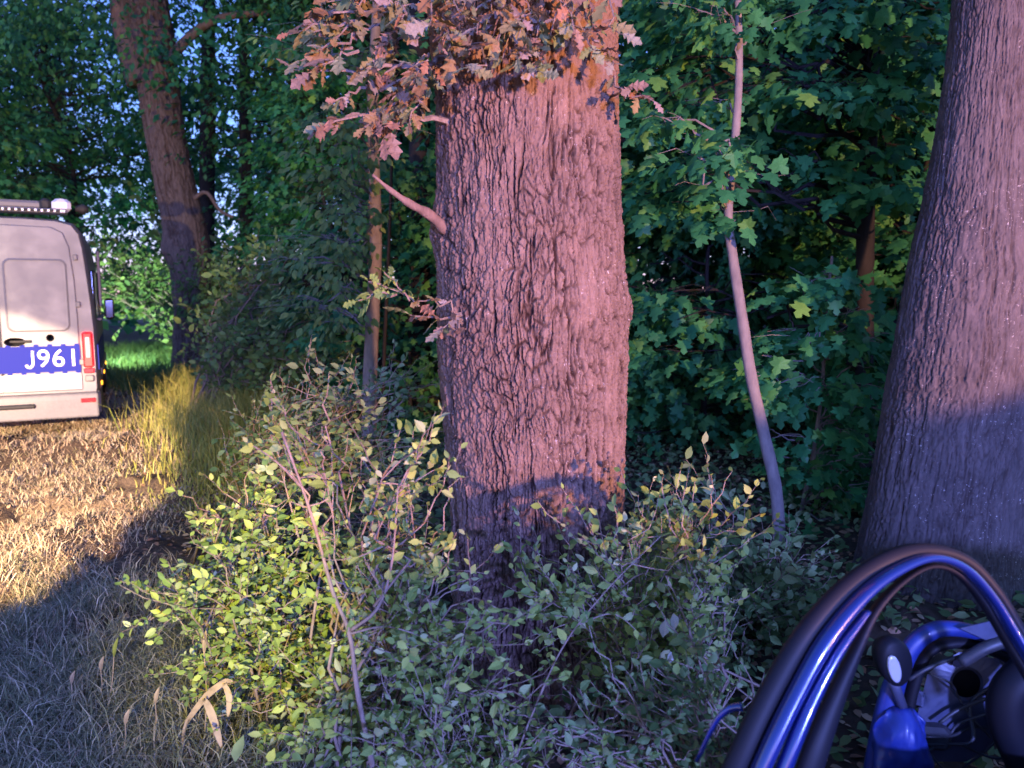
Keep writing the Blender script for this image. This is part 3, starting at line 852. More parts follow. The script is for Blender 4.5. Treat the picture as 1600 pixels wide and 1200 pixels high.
# bare arching stems in front
def bare_twig(label, paths, leafn=10):
    rg_ = np.random.default_rng(len(label))
    p0 = P(*paths[0][0][0]); rt = root('bare_twig', (p0[0], p0[1], p0[2]), label, 'twig')
    A = []
    for pts, r0 in paths:
        c = curve([P(*q) for q in pts], 22)
        m = MB(); m.tube(c, np.linspace(r0, r0 * .35, 22) * (1 + .12 * np.sin(np.arange(22) * 1.9)), 6); m.build('stem', M['twig'], rt, True)
        A.append(twig_leaves(rg_, c[6:], leafn, .04, .4, .9, .2))
    pos, d, nr, sz = [np.concatenate([a[i] for a in A]) for i in range(4)]
    leaves('leaf_rest', OV, M['bush_leaf'], rt, pos, d, nr, sz, len(pos), 'bl')
bare_twig('brown main stem arching up through the grey green shrub left of the big oak', [([(600, 1290, 2.15), (585, 1210, 2.12), (560, 1090, 2.1), (546, 990, 2.1), (520, 925, 2.1), (485, 800, 2.12), (440, 675, 2.15)], .010),
    ([(548, 985, 2.1), (590, 950, 2.08), (612, 880, 2.08), (622, 760, 2.1)], .006), ([(470, 760, 2.12), (430, 720, 2.1), (385, 690, 2.1)], .004), ([(546, 990, 2.1), (610, 980, 2.1), (700, 1010, 2.12)], .004)])
bare_twig('thin pale twig slanting up to the right in front of the oak base', [([(800, 1200, 2.2), (830, 1120, 2.2), (880, 1010, 2.2), (950, 920, 2.2), (1035, 835, 2.22)], .004), ([(905, 975, 2.2), (960, 960, 2.2), (1010, 1000, 2.2)], .003)], 7)
bare_twig('long thin bare twig along the bottom beside the oak root', [([(680, 1165, 2.3), (760, 1150, 2.25), (860, 1160, 2.2), (960, 1185, 2.2), (1080, 1200, 2.2)], .004)], 3)

# ------------------------------------------------------------------ the wood behind
def bg_maple(seed, H, Rr, r_, nsp, nl, ls, z0f=.08, mat='wood_leaf', tpl=SM, label='', group=''):
    rg = np.random.default_rng(seed)
    path = [(0, 0, -.1)] + [(rg.normal(0, .04) * H * k / 5, rg.normal(0, .04) * H * k / 5, H * k / 5) for k in range(1, 6)]
    sp = []
    for _ in range(nsp):
        h = rg.uniform(z0f, 1.02) ** .9
        env = Rr * (math.sin(min(1, (h - z0f + .15) * 1.1) * PI * .9) ** .6 * .9 + .15)
        a = rg.random() * 2 * PI; q = env * math.sqrt(rg.uniform(.05, 1))
        sp.append((np.array([math.cos(a) * q, math.sin(a) * q, h * H]), Rr * .28 * rg.uniform(.7, 1.3), nl))
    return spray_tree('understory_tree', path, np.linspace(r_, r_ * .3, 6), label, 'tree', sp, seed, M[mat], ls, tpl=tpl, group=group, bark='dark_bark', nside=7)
UG = 'young trees filling the wood behind'
UL = 'leafy young tree in the dark wood behind the big trunks'
protos = [bg_maple(101, 5.0, 1.7, .05, 95, 46, .14, .04, 'maple_leaf', MP, 'broad leaved young maple crowding the dark wood behind the big trunks', UG), bg_maple(102, 6.5, 1.9, .06, 110, 46, .14, .12, 'maple_leaf', MP, 'taller slim young maple in the shade of the dark wood', UG),
          bg_maple(103, 4.0, 1.6, .04, 80, 46, .13, .02, 'wood_leaf', MP, 'low dark bushy maple near the forest floor behind the trunks', UG), bg_maple(104, 9.0, 2.6, .10, 120, 38, .17, .2, 'wood_leaf', SM, 'medium high leafy tree farther back in the wood', UG),
          bg_maple(105, 11.0, 3.0, .13, 125, 38, .2, .35, 'wood_leaf', SM, 'tall background tree whose crown shows bluish sky through its leaves', UG)]
rng = np.random.default_rng(61)
used = [False] * 5
def put(k, x, y, sc=1.0):
    z = float(gh(x, y)) - .05
    rz = rng.random() * 2 * PI
    if not used[k]:
        o = protos[k]; o.location = (x, y, z); o.rotation_euler = (0, 0, rz); o.scale = (sc,) * 3; used[k] = True
    else:
        copy_tree(protos[k], (x, y, z), rz, sc)
def edge_x(y):  # left edge of the wood
    return max(-1.4 - .33 * (y - 5), -8.3)
# first rank right of the oak, dark gap kept under it
for (k, x, y, sc) in [(2, 2.1, 8.3, .9), (0, 4.3, 8.2, 1), (1, .7, 8.6, 1), (2, 5.2, 6.9, 1), (0, 3.1, 9.8, 1.1), (1, 5.6, 9.6, 1), (2, -1.3, 9.6, .8), (0, -.2, 11.5, 1), (1, -2.9, 12.6, .8),
                      (3, 1.8, 12.2, 1), (3, 5.0, 12.8, 1), (3, 8.2, 11.5, 1), (4, 3.4, 15.5, 1), (4, 7.2, 16.5, 1), (3, -1.9, 15.8, 1), (1, .3, 14, 1.2), (4, -.2, 18.5, 1), (3, -4.6, 17.5, 1),
                      (1, 3.4, 12.5, 1.1), (1, 7.0, 13.5, 1.2), (2, 1.4, 10.2, 1), (2, 4.6, 10.6, 1.1), (2, 6.8, 9.0, 1.1)]:
    put(k, x, y, sc)
for _ in range(20):
    y = rng.uniform(17, 34); x = rng.uniform(edge_x(y), y * .78)
    put(int(rng.choice([1, 3, 3, 4, 4])), x, y, rng.uniform(.9, 1.35))
for _ in range(8):
    y = rng.uniform(24, 38); x = rng.uniform(-y * .8, -8)
    put(int(rng.choice([3, 4, 4, 1])), x, y, rng.uniform(.9, 1.5))
for (k, x, y, sc) in [(3, -11.5, 20.5, 1), (1, -12.6, 17.5, 1.2), (1, -9.8, 22.5, 1.2), (4, -13.5, 24, 1.2), (3, -15.5, 21, 1.1)]:
    put(k, x, y, sc)

# dark standing trunks
rg = np.random.default_rng(71)
def standing(px, py, Y, rpx, leanx, seed, label, group=None, bark='dark_bark'):
    r_ = rpx / 2400 * Y; b = P(px, py, Y)
    z = float(gh(b[0], Y)) - .1
    path = [(b[0] - leanx * .1, Y, z), (b[0], Y, 1.6), (b[0] + leanx, Y + .1, 6.0), (b[0] + leanx * 2.2, Y + .2, 11.0)]
    rgg = np.random.default_rng(seed)
    sp = [(np.array(path[-1]) + rgg.normal(0, 1, 3) * np.array([1.3, 1.3, 1.6]) + np.array([0, 0, -.8]), .8, 36) for _ in range(26)]
    spray_tree('forest_tree', path, [r_ * 1.15, r_, r_ * .9, r_ * .6], label, 'tree', sp, seed, M['wood_leaf'], .2, tpl=SM, group=group, bark=bark)
standing(1385, 450, 9.5, 34, .05, 201, 'straight dark trunk nearest to the left edge of the forked tree')
standing(1262, 450, 12.5, 22, -.05, 202, 'dark trunk seen past the bushy young maple, left of two dark trunks')
standing(1080, 450, 14, 16, .1, 203, 'thin dark trunk in the wood between the big oak and the pale sapling')
standing(655, 450, 10.5, 34, .05, 204, 'dark trunk close to the left edge of the big oak')
standing(628, 450, 13, 20, -.1, 205, 'thinner dark trunk just left of the one beside the big oak')
standing(310, 200, 19.5, 26, .2, 206, 'dark trunk behind and right of the leaning tree')
standing(375, 200, 22, 22, .1, 207, 'dark trunk in the gap midway between the leaning tree and the big oak')
standing(440, 250, 24, 18, 0, 208, 'far dark trunk beyond the light green sprays')
for k in range(14):
    Y = rg.uniform(15, 30)
    standing(rg.choice([rg.uniform(480, 670), rg.uniform(990, 1420)]), 450, Y, rg.uniform(12, 22), rg.normal(0, .2), 220 + k, 'dark upright trunk deep in the wood', 'distant trunks deep in the wood')

# far wood as one mass
rg = np.random.default_rng(81)
n = 16000
th = rg.uniform(-.86, .86, n); rr_ = rg.uniform(36, 60, n)
X = np.sin(th) * rr_; Y = np.cos(th) * rr_; Z = rg.uniform(0, 14, n) * (1 - .18 * rg.random(n))
keep = fbm(X * .25 + 50, Z * .35 + Y * .05, 90) > .58
keep |= Z < 3.5
pos = np.stack([X, Y, Z], -1)[keep]; n = len(pos)
o = leaves('distant_woodland', SM, M['wood_leaf'], None, pos, rg.normal(0, 1, (n, 3)) + np.array([0, 0, -.5]), rg.normal(0, .6, (n, 3)) + np.array([0, -.7, .5]), rg.uniform(.5, 1.0, n))
tag(o, 'dark leafy mass of the wood closing the view far behind', 'woodland')

# ------------------------------------------------------------------ ground cover
rg = np.random.default_rng(91)
def scatter(n, x0, x1, y0, y1, dens):
    X = rg.uniform(x0, x1, n); Y = rg.uniform(y0, y1, n)
    k = rg.random(n) < dens(X, Y)
    return X[k], Y[k]
# dry stubble of the field strip
X, Y = scatter(260000, -11, -1.0, 2.2, 15, lambda x, y: (1 - verge(x, y)) * smooth(.22, .46, fbm(x * 1.8, y * 1.8, 12)) * np.clip(7 / y, .35, 1) * (np.abs(x) < .75 * y + .5))
H = rg.uniform(.02, .13, len(X)) * (1 + .5 * (Y < 5))
V, Fc = blades(rg, X, Y, H, rg.uniform(.3, 2.0, len(X)), .0010 + .00042 * Y * rg.uniform(.5, 1.5, len(X)))
o = mesh_obj('dry_grass', V, Fc, M['straw']); tag(o, 'trampled straw coloured stubble on the lit field strip', 'grass', kind='stuff')
# duller, longer grass near the photographer
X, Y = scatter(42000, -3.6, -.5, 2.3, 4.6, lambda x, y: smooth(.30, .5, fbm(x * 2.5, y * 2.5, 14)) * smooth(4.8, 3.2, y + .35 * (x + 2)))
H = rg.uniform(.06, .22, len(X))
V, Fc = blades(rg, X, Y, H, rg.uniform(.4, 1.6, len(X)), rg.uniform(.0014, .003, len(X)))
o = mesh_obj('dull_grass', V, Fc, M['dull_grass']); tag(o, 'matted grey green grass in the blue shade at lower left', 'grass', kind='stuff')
# tall yellow grass by the leaning tree
X, Y = scatter(60000, -6.2, -1.9, 6.0, 13.5, lambda x, y: np.exp(-((x + 2.0 + .33 * (y - 5.2)) / (.28 + .04 * y)) ** 2))
H = rg.uniform(.22, .72, len(X)) * (.55 + .75 * fbm(X * 1.2, Y * 1.2, 15)) * smooth(6.0, 9.0, Y) + .05
V, Fc = blades(rg, X, Y, H, rg.uniform(.1, .7, len(X)), rg.uniform(.003, .007, len(X)))
o = mesh_obj('tall_grass', V, Fc, M['green_grass']); tag(o, 'tall bright yellow green grass between the van and the shrubs', 'grass', kind='stuff')
# green verge farther off, lit by the van
X, Y = scatter(60000, -16, -6.5, 13, 24, lambda x, y: smooth(.3, .5, fbm(x * .8, y * .8, 16)))
H = rg.uniform(.1, .5, len(X))
V, Fc = blades(rg, X, Y, H, rg.uniform(.2, .9, len(X)), rg.uniform(.006, .012, len(X)))
o = mesh_obj('verge_grass', V, Fc, M['light_leaf']); tag(o, 'green verge grass ahead of the van at its headlights', 'grass', kind='stuff')
# leaf litter
n = 40000
X = rg.uniform(-8, 5, n); Y = rg.uniform(2.2, 12, n)
k = (rg.random(n) < np.where(verge(X, Y) > .5, .8, .16)) & (np.abs(X) < .75 * Y + .5); X, Y = X[k], Y[k]; n = len(X)
o = leaves('leaf_litter', T_ovate(.36), M['litter'], None, np.stack([X, Y, gh(X, Y) + .01], -1), rg.normal(0, 1, (n, 3)) * np.array([1, 1, .25]), rg.normal(0, .35, (n, 3)) + np.array([0, 0, 1]), rg.uniform(.018, .05, n) * (1 + .3 * verge(X, Y)))
tag(o, 'fallen brown leaves scattered over the soil', 'leaf litter')
# low weeds under the wood edge
n = 15000
X = rg.uniform(-2.5, 6, n); Y = rg.uniform(2.4, 12, n); k = (verge(X, Y) > .9) & (X > -1.15 - .3 * (Y - 3)); X, Y = X[k], Y[k]; n = len(X)
kk = (X - .1) ** 2 + (Y - 3.42) ** 2 > .25
X, Y = X[kk], Y[kk]; n = len(X)
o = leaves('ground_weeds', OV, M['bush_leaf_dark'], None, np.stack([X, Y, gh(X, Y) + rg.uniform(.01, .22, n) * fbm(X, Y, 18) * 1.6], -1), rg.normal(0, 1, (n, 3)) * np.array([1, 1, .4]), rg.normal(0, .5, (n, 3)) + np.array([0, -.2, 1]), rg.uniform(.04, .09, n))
tag(o, 'low dark green weeds covering the forest floor', 'weeds')
# single straw seed stalks at lower left
rg = np.random.default_rng(95)
for i, (px, py, hpx, Y, lab) in enumerate([(165, 1062, 60, 2.9, 'green tipped grass stalk, tallest in the dull grass at lower left'), (152, 1075, 45, 2.95, 'dry stalk just left of the tallest green tipped one'), (105, 1090, 36, 2.9, 'leftmost pale dry grass stalk in the dull grass'),
                              (232, 1120, 34, 2.7, 'short upright dry stalk midway across the dull grass'), (190, 1160, 46, 2.6, 'dry stalk at the bottom edge in the dull grass'), (312, 1050, 46, 2.7, 'pale stalk rising beside the withered maize leaf')]):
    a = P(px - rg.uniform(-5, 5), py + hpx, Y); b = P(px + rg.uniform(0, 14), py - hpx * .6, Y); base = np.array([a[0], a[1], float(gh(a[0], a[1])) - .01])
    rt = root('grass_stalk', base, lab, 'grass stalk')
    m = MB(); m.tube(curve([base, (base + b) / 2 + np.array([.01, 0, .01]), b], 8), np.linspace(.0025, .0018, 8), 4, False); m.build('stem', M['maize'], rt)
    m = MB(); m.tube(curve([b, b + (b - base) * .1 + np.array([.003, 0, .02]), b + (b - base) * .2 + np.array([.012, 0, .03])], 7), [.002, .006, .008, .008, .006, .004, .001], 5); m.build('seed_head', M['green_grass'] if i == 0 else M['maize'], rt)
# withered maize leaves
mz = root('maize_plant', (float(P(330, 1130, 2.7)[0]), 2.7, 0), 'withered pale maize stalk with a hanging leaf at the foot of the yellow lit shrub', 'plant')
def strip(pts, wid, mat, name):
    c = curve(pts, 12); V = []; Fc = []
    t = unit(np.gradient(c, axis=0)); sd_ = unit(np.cross(t, np.array([.2, -1, .2])))
    for i in range(12):
        w_ = wid * math.sin(PI * (.12 + .86 * i / 11)) ** .6
        V += [c[i] - sd_[i] * w_, c[i] + np.array([0, .012, -.006]), c[i] + sd_[i] * w_]
    for i in range(11):
        a = i * 3; Fc += [(a, a + 1, a + 4, a + 3), (a + 1, a + 2, a + 5, a + 4)]
    o = mesh_obj(name, V, Fc, mat, mz, True); md = o.modifiers.new('t', 'SOLIDIFY'); md.thickness = .0012
strip([P(290, 1130, 2.62), P(320, 1090, 2.6), P(350, 1066, 2.58), P(362, 1064, 2.55)], .011, M['maize'], 'leaf')
strip([P(318, 1092, 2.58), P(328, 1110, 2.55), P(338, 1140, 2.54), P(346, 1168, 2.53)], .013, M['maize'], 'leaf')
strip([P(350, 1068, 2.57), P(358, 1090, 2.55), P(356, 1120, 2.54)], .010, M['maize'], 'leaf')
m = MB(); b0 = P(286, 1190, 2.65); m.tube(curve([np.array([b0[0], 2.65, -.02]), P(286, 1150, 2.64), P(292, 1125, 2.62)], 8), .006, 6); m.build('stem', M['maize'], mz)

# ------------------------------------------------------------------ police van
M['silver'] = plain('silver', (.165, .165, .185), .5, .1, 0, nz=.05, nscale=3)
M['silver_lit'] = plain('silver_lit', (.36, .36, .36), .35, 0, .4, nz=.04, nscale=4)  # lit copy of the silver for the overexposed lower doors
M['stripe_blue'] = plain('stripe_blue', (.006, .014, .22), .6, 0, 0, spec=.15)
M['letter_white'] = plain('letter_white', (.85, .85, .85), .4)
M['rubber'] = plain('rubber', (.02, .02, .022), .7, nz=.3)
M['trim_grey'] = plain('trim_grey', (.17, .165, .17), .55, nz=.15)
M['dark_glass'] = plain('dark_glass', (.015, .018, .025), .12, 0, 0, spec=.3)
M['tail_lit'] = plain('tail_lit', (.3, .005, .005), .5, emit=(1.0, .002, .004), es=3.0)
M['tail_core'] = plain('tail_core', (.3, .03, .03), .25, emit=(1.0, .22, .20), es=2.0)
M['tail_red'] = plain('tail_red', (.35, .008, .012), .22, 0, .5, emit=(1, .02, .02), es=.25)
M['amber'] = plain('amber', (.8, .30, .02), .3, emit=(1, .45, .03), es=1.4)  # side reflexes, not lamps: the light they return is put in as glow
M['alloy'] = plain('alloy', (.35, .35, .36), .4, .7)
M['lens'] = plain('lens', (.70, .72, .85), .2, 0, .5)
hdg = R(27)
VX, VY = -5.96, 8.95
vz = -.09
van = root('police_van', (VX, VY, vz), 'silver police van with a blue side band and a lit red tail lamp, parked at the left', 'van', rz=hdg)
van['label'] = 'silver police van with blue side band and lit red tail lamp on the field strip'
van.scale = (1, 1, 1.035)
# body sections along y (0 = rear face), half width, roof height
def sect(hw, zt, zb=.42):
    """right half outline from bottom to roof centre"""
    pr = [(.94, 0), (1.0, .10), (1.0, .42), (.985, .55), (.955, .72), (.925, .86), (.895, .93), (.82, .975), (.66, .993), (.3, 1.0)]
    P_ = [(hw * a, zb + (zt - zb) * b) for a, b in pr]
    return P_ + [(-x, z) for x, z in P_[::-1]]
ysec = [(0.0, .955, 2.58), (.05, .975, 2.60), (.12, .985, 2.61), (1.0, .99, 2.63), (3.6, .99, 2.63), (4.3, .985, 2.58), (4.75, .965, 2.30), (5.15, .94, 1.62), (5.6, .90, 1.28), (5.85, .80, 1.05), (5.92, .72, .85)]
V = []; Fc = []
for (yy, hw, zt) in ysec:
    V += [(x, yy, z) for x, z in sect(hw, zt)]
nn = 20
for i in range(len(ysec) - 1):
    for k in range(nn):
        a = i * nn + k; b = i * nn + (k + 1) % nn
        Fc.append((a, b, b + nn, a + nn))
Fc += [tuple(range(nn - 1, -1, -1)), tuple(range((len(ysec) - 1) * nn, len(ysec) * nn))]
body = mesh_obj('body', V, Fc, M['silver'], van, True, True)
md = body.modifiers.new('es', 'EDGE_SPLIT'); md.split_angle = R(35)

def rrect(x0, x1, z0_, z1, r_, n=5):
    out = []
    for (cx, cz, a0) in ((x1 - r_, z1 - r_, 0), (x0 + r_, z1 - r_, 90), (x0 + r_, z0_ + r_, 180), (x1 - r_, z0_ + r_, 270)):
        for k in range(n + 1):
            a = R(a0 + 90 * k / n); out.append((cx + r_ * math.cos(a), cz + r_ * math.sin(a)))
    return out
def frame_ring(m, out, inn, y0, y1):
    n = len(out)
    V = [(a, y0, b) for a, b in out] + [(a, y1, b) for a, b in inn]
    m.add(V, [(i, (i + 1) % n, n + (i + 1) % n, n + i) for i in range(n)])
for s in (1, -1):
    # door leaf with a stamped recess
    tp = [(.012 * s, .62), (.80 * s, .62), (.80 * s, 1.45), (.79 * s, 1.9), (.755 * s, 2.28), (.70 * s, 2.44), (.58 * s, 2.50), (.012 * s, 2.515)]
    m = MB(); m.poly(tp if s > 0 else tp[::-1], (-.028, .01), 'y')
    dr = m.build('rear_door', M['silver'], van, False, True)
    bv = dr.modifiers.new('b', 'BEVEL'); bv.width = .012; bv.segments = 2; bv.limit_method = 'ANGLE'
    x0, x1 = sorted((.09 * s, .70 * s))
    m = MB(); o_ = rrect(x0, x1, 1.33, 2.12, .07); i_ = rrect(x0 + .03, x1 - .03, 1.36, 2.09, .05)
    n_ = len(o_)
    frame_ring(m, o_, i_, -.0285, -.020)
    frame_ring(m, rrect(x0 - .02, x1 + .02, 1.31, 2.14, .08), o_, -.0285, -.040)
    m.add([(a, -.0305, b) for a, b in i_], [tuple(range(n_))])
    f_ = m.build('stamped_panel', M['silver'], van, True, True); 
    em = f_.modifiers.new('es', 'EDGE_SPLIT'); em.split_angle = R(25)
    for zz in (2.16, 1.62, .95):
        m = MB(); m.box((.812 * s, -.02, zz), (.05, .05, .07), bev=.01)
        m.build('hinge', M['trim_grey'], van, False, True)
m = MB(); m.box((0, -.030, 1.56), (.012, .006, 1.86)); m.build('door_seam', M['rubber'], van, False, True)
# handle and lock
m = MB(); m.lathe([(.10, -.040), (.11, -.034), (.11, -.028)], (.14, 0, 1.20), 'y', 20)
h_ = m.build('door_handle', M['rubber'], van, True, True); h_.scale = (1, 1, .45); h_.location = (0, 0, 1.20 * .55)
m = MB(); m.box((.20, -.055, 1.205), (.22, .022, .032), bev=.01); m.build('door_handle', M['rubber'], van, False, True)
m = MB(); m.lathe([(.035, -.036), (.042, -.033), (.042, -.028)], (.50, 0, 1.24), 'y', 18); m.build('door_lock', M['rubber'], van, True, True)
# blue band with notched edges
m = MB(); m.box((0, -.0325, .995), (1.60, .005, .30)); m.build('blue_band', M['stripe_blue'], van, False, True)
m = MB()
for k in range(12):
    for zz in (1.155, .835):
        m.box((-.77 + .14 * k, -.0325, zz), (.05, .004, .022))
st = m.build('blue_check', M['stripe_blue'], van, False, True)
def text(s, size, loc, rot, mat, parent, ext=.002, bold=.0):
    cu = bpy.data.curves.new('lettering', 'FONT'); cu.body = s; cu.size = size; cu.extrude = ext; cu.offset = bold; cu.align_x = 'CENTER'; cu.align_y = 'CENTER'
    cu.space_character = 1.08
    t = bpy.data.objects.new('tmp', cu); COL.objects.link(t)
    me = bpy.data.meshes.new_from_object(t.evaluated_get(bpy.context.evaluated_depsgraph_get()))
    bpy.data.objects.remove(t); bpy.data.curves.remove(cu)
    me.name = 'lettering'; me.materials.clear(); me.materials.append(mat)
    o = bpy.data.objects.new('lettering', me); COL.objects.link(o); o.parent = parent; o.location = loc; o.rotation_euler = rot
    return o
text('961', .285, (.572, -.038, .995), (PI / 2, 0, 0), M['letter_white'], van, .002, 0)
m = MB(); jc = curve([(.310, -.034, 1.095), (.310, -.034, 1.03), (.310, -.034, .955), (.298, -.034, .918), (.272, -.034, .904), (.248, -.034, .917), (.240, -.034, .937)], 18)
m.tube(jc, .0155, 8); m.build('lettering', M['letter_white'], van, True, True)
# paler sheet over the lower doors: brightness of the low beam painted in
m = MB(); m.box((0, -.0315, .73), (1.60, .004, .185)); m.build('lit_door_sheet', M['silver_lit'], van, False, True)
# corner posts carrying the lamps
for s in (1, -1):
    m = MB(); m.box((.885 * s, -.005, 1.09), (.115, .075, .42), bev=.02); lmp = m.build('tail_lamp', M['tail_lit'] , van, False, True)
    m = MB(); m.box((.885 * s, -.046, 1.12), (.045, .012, .24), bev=.005); m.build('lamp_core', M['tail_core'], lmp, False, True)
    m = MB(); m.box((.885 * s, -.012, .845), (.115, .07, .06), bev=.01); m.build('tail_lamp_base', M['tail_red'], van, False, True)
    m = MB(); m.box((.885 * s, -.025, .755), (.10, .05, .08), bev=.015); m.build('parking_sensor_block', M['trim_grey'], van, False, True)
    m = MB(); m.box((.86 * s, -.112, .505), (.16, .012, .05), bev=.005); m.build('reflector', M['tail_red'], van, False, True)
# bumper
m = MB()
pr = [(-.10, .30), (-.105, .52), (-.085, .585), (.04, .60), (.04, .30)]
m.poly([(a, b) for a, b in pr], (-.97, .97), 'x')
bp = m.build('bumper', M['trim_grey'], van, False, True); bv = bp.modifiers.new('b', 'BEVEL'); bv.width = .025; bv.segments = 3
m = MB(); m.box((0, -.125, .47), (.62, .05, .05), bev=.015); m.build('bumper_step', M['rubber'], van, False, True)
for s in (1, -1):
    m = MB(); m.poly([(.985 * s, .30), (.985 * s, .60), (.985 * s, .60)], (0, .01), 'y')
    m = MB(); m.box((.955 * s, .33, .45), (.07, .62, .28), bev=.03); m.build('bumper_corner', M['trim_grey'], van, False, True)
    m = MB(); m.box((.995 * s, 2.7, .74), (.03, 3.2, .10), bev=.01); m.build('side_moulding', M['trim_grey'], van, False, True)
    m = MB(); m.box((.9915 * s, 1.9, .995), (.012, 3.7, .30)); m.build('side_band', M['stripe_blue'], van, False, True)
    m = MB(); m.box((.962 * s, 1.05, 1.72), (.05, 1.2, .62), bev=.02); m.build('side_window', M['dark_glass'], van, False, True)
    m = MB(); m.box((.968 * s, 2.85, 1.72), (.05, 1.15, .62), bev=.02); m.build('side_window', M['dark_glass'], van, False, True)
    m = MB(); m.box((1.01 * s, 2.25, 1.42), (.05, 2.4, .035), bev=.008); m.build('door_rail', M['silver'], van, False, True)
    m = MB(); m.box((1.02 * s, 1.72, 1.95), (.04, .04, .75), bev=.01); m.build('door_edge', M['silver'], van, False, True)
    for yy in (.55, 2.2, 3.9):
        m = MB(); m.box((1.002 * s, yy, .64), (.02, .07, .05), bev=.008); m.build('amber_reflex', M['amber'], van, False, True)
    # mirror
    m = MB(); m.box((1.10 * s, 4.45, 1.50), (.15, .12, .36), bev=.04); mr = m.build('side_mirror', M['rubber'], van, False, True)
    m = MB(); m.box((1.10 * s, 4.387, 1.50), (.10, .008, .28)); m.build('mirror_glass', M['dark_glass'], mr, False, True)
    m = MB(); m.tube([(.96 * s, 4.5, 1.38), (1.10 * s, 4.47, 1.44)], .03, 8); m.build('mirror_arm', M['rubber'], mr, False, True)
    for yy in (1.0, 4.75):
        m = MB(); m.lathe([(.20, -.12), (.33, -.12), (.345, -.07), (.345, .07), (.33, .12), (.20, .12)], (.86 * s, yy, .345), 'x', 28)
        ty = m.build('wheel', M['rubber'], van, True, True)
        m = MB(); m.lathe([(.02, .02), (.06, .03), (.12, .01), (.195, .05), (.21, .10), (.21, -.10)], (.89 * s, yy, .345), 'x', 24); m.build('rim', M['alloy'], ty, True, True)
    m = MB(); m.box((.98 * s, .98, .62), (.03, .86, .10), bev=.02); m.build('wheel_arch', M['trim_grey'], van, False, True)
    m = MB(); m.box((.93 * s, .60, .20), (.22, .02, .24)); m.build('mud_flap', M['rubber'], van, False, True)
# roof equipment
m = MB(); m.box((.0, .16, 2.685), (1.5, .30, .05), bev=.012); m.build('roof_rack', M['alloy'], van, False, True)
m = MB()
for k in range(22): m.box((-.70 + .065 * k, .005, 2.685), (.04, .012, .03))
m.build('rack_slots', M['rubber'], van, False, True)
m = MB(); m.box((-.05, .35, 2.76), (1.1, .3, .10), bev=.03); m.build('equipment_box', M['trim_grey'], van, False, True)
m = MB(); m.box((.70, .12, 2.755), (.20, .16, .15), bev=.04); m.build('beacon', M['lens'], van, False, True)
m = MB(); m.box((.53, .2, 2.77), (.12, .14, .13), bev=.03); m.build('beacon_base', M['rubber'], van, False, True)
m = MB(); m.lathe([(.03, -.02), (.06, .06), (.03, .12)], (.86, .16, 2.73), 'x', 14); m.build('horn', M['rubber'], van, True, True)
m = MB(); m.tube([(-.2, .45, 2.75), (-.22, .47, 2.85)], .02, 6); m.build('antenna_base', M['rubber'], van, False, True)
# windscreen
m = MB(); m.add([(-.78, 5.13, 1.68), (.78, 5.13, 1.68), (.70, 4.62, 2.36), (-.70, 4.62, 2.36)], [(0, 1, 2, 3)]); m.build('windscreen', M['dark_glass'], van, False, True)
for s in (1, -1):
    m = MB(); m.box((.70 * s, 5.80, .95), (.26, .12, .18), bev=.03); m.build('headlight', M['lens'], van, False, True)
# its headlights
fx = math.sin(-hdg); fy = math.cos(hdg)
hx, hy = VX + fx * 6.1 + .906 * .6, VY + fy * 6.1 + .423 * .6
spot('van_headlight', (hx, hy, .95), -hdg + R(14), 0, R(32), 1100, (.70, 1.0, .80), .06, .5)

# ------------------------------------------------------------------ wrecked blue car, lower right
M['car_blue'] = plain('car_blue', (.008, .02, .13), .22, .2, 1.0, spec=.7)
M['car_blue_dull'] = plain('car_blue_dull', (.015, .03, .16), .42, .0, .2, nz=.2)
M['seal'] = plain('seal', (.008, .008, .012), .55, spec=.2)
M['plastic'] = plain('plastic', (.03, .03, .035), .5, nz=.2)
M['grey_panel'] = plain('grey_panel', (.055, .06, .10), .45, nz=.2)
M['mirror'] = plain('mirror', (.75, .72, .80), .12, .5)
car = root('wrecked_car', (1.05, 1.75, 0), 'crumpled dark blue car with a bent door frame arching up before the forked tree', 'car')
def band(path, w0, thick, mat, name, parent, n=60, off=0.0):
    """frame profile: a rounded, slightly flattened bar; path of (px,py,Y,width px)"""
    c = curve([P(a, b, Y) for a, b, Y, _ in path], n)
    wd = np.interp(np.linspace(0, 1, n), np.linspace(0, 1, len(path)), [q[3] / 2400 * q[2] for q in path])
    t = unit(np.gradient(c, axis=0)); view = unit(EYE - c)
    view = unit(np.array([0, -1.0, .25])) * np.ones((n, 1))
    side = unit(np.cross(t, view)); nr = np.cross(side, t)
    prof = [(-1, 0), (-.92, .5), (-.6, .85), (0, 1), (.6, .85), (.92, .5), (1, 0), (.92, -.5), (0, -.8), (-.92, -.5)]
    V = []
    for i in range(n):
        for a, b in prof: V.append(c[i] + side[i] * wd[i] * (a * w0 + off) + nr[i] * thick * b)
    k = len(prof)
    Fc = [(i * k + j, i * k + (j + 1) % k, (i + 1) * k + (j + 1) % k, (i + 1) * k + j) for i in range(n - 1) for j in range(k)]
    Fc += [tuple(range(k - 1, -1, -1)), tuple(range((n - 1) * k, n * k))]
    return mesh_obj(name, V, Fc, mat, parent, True)
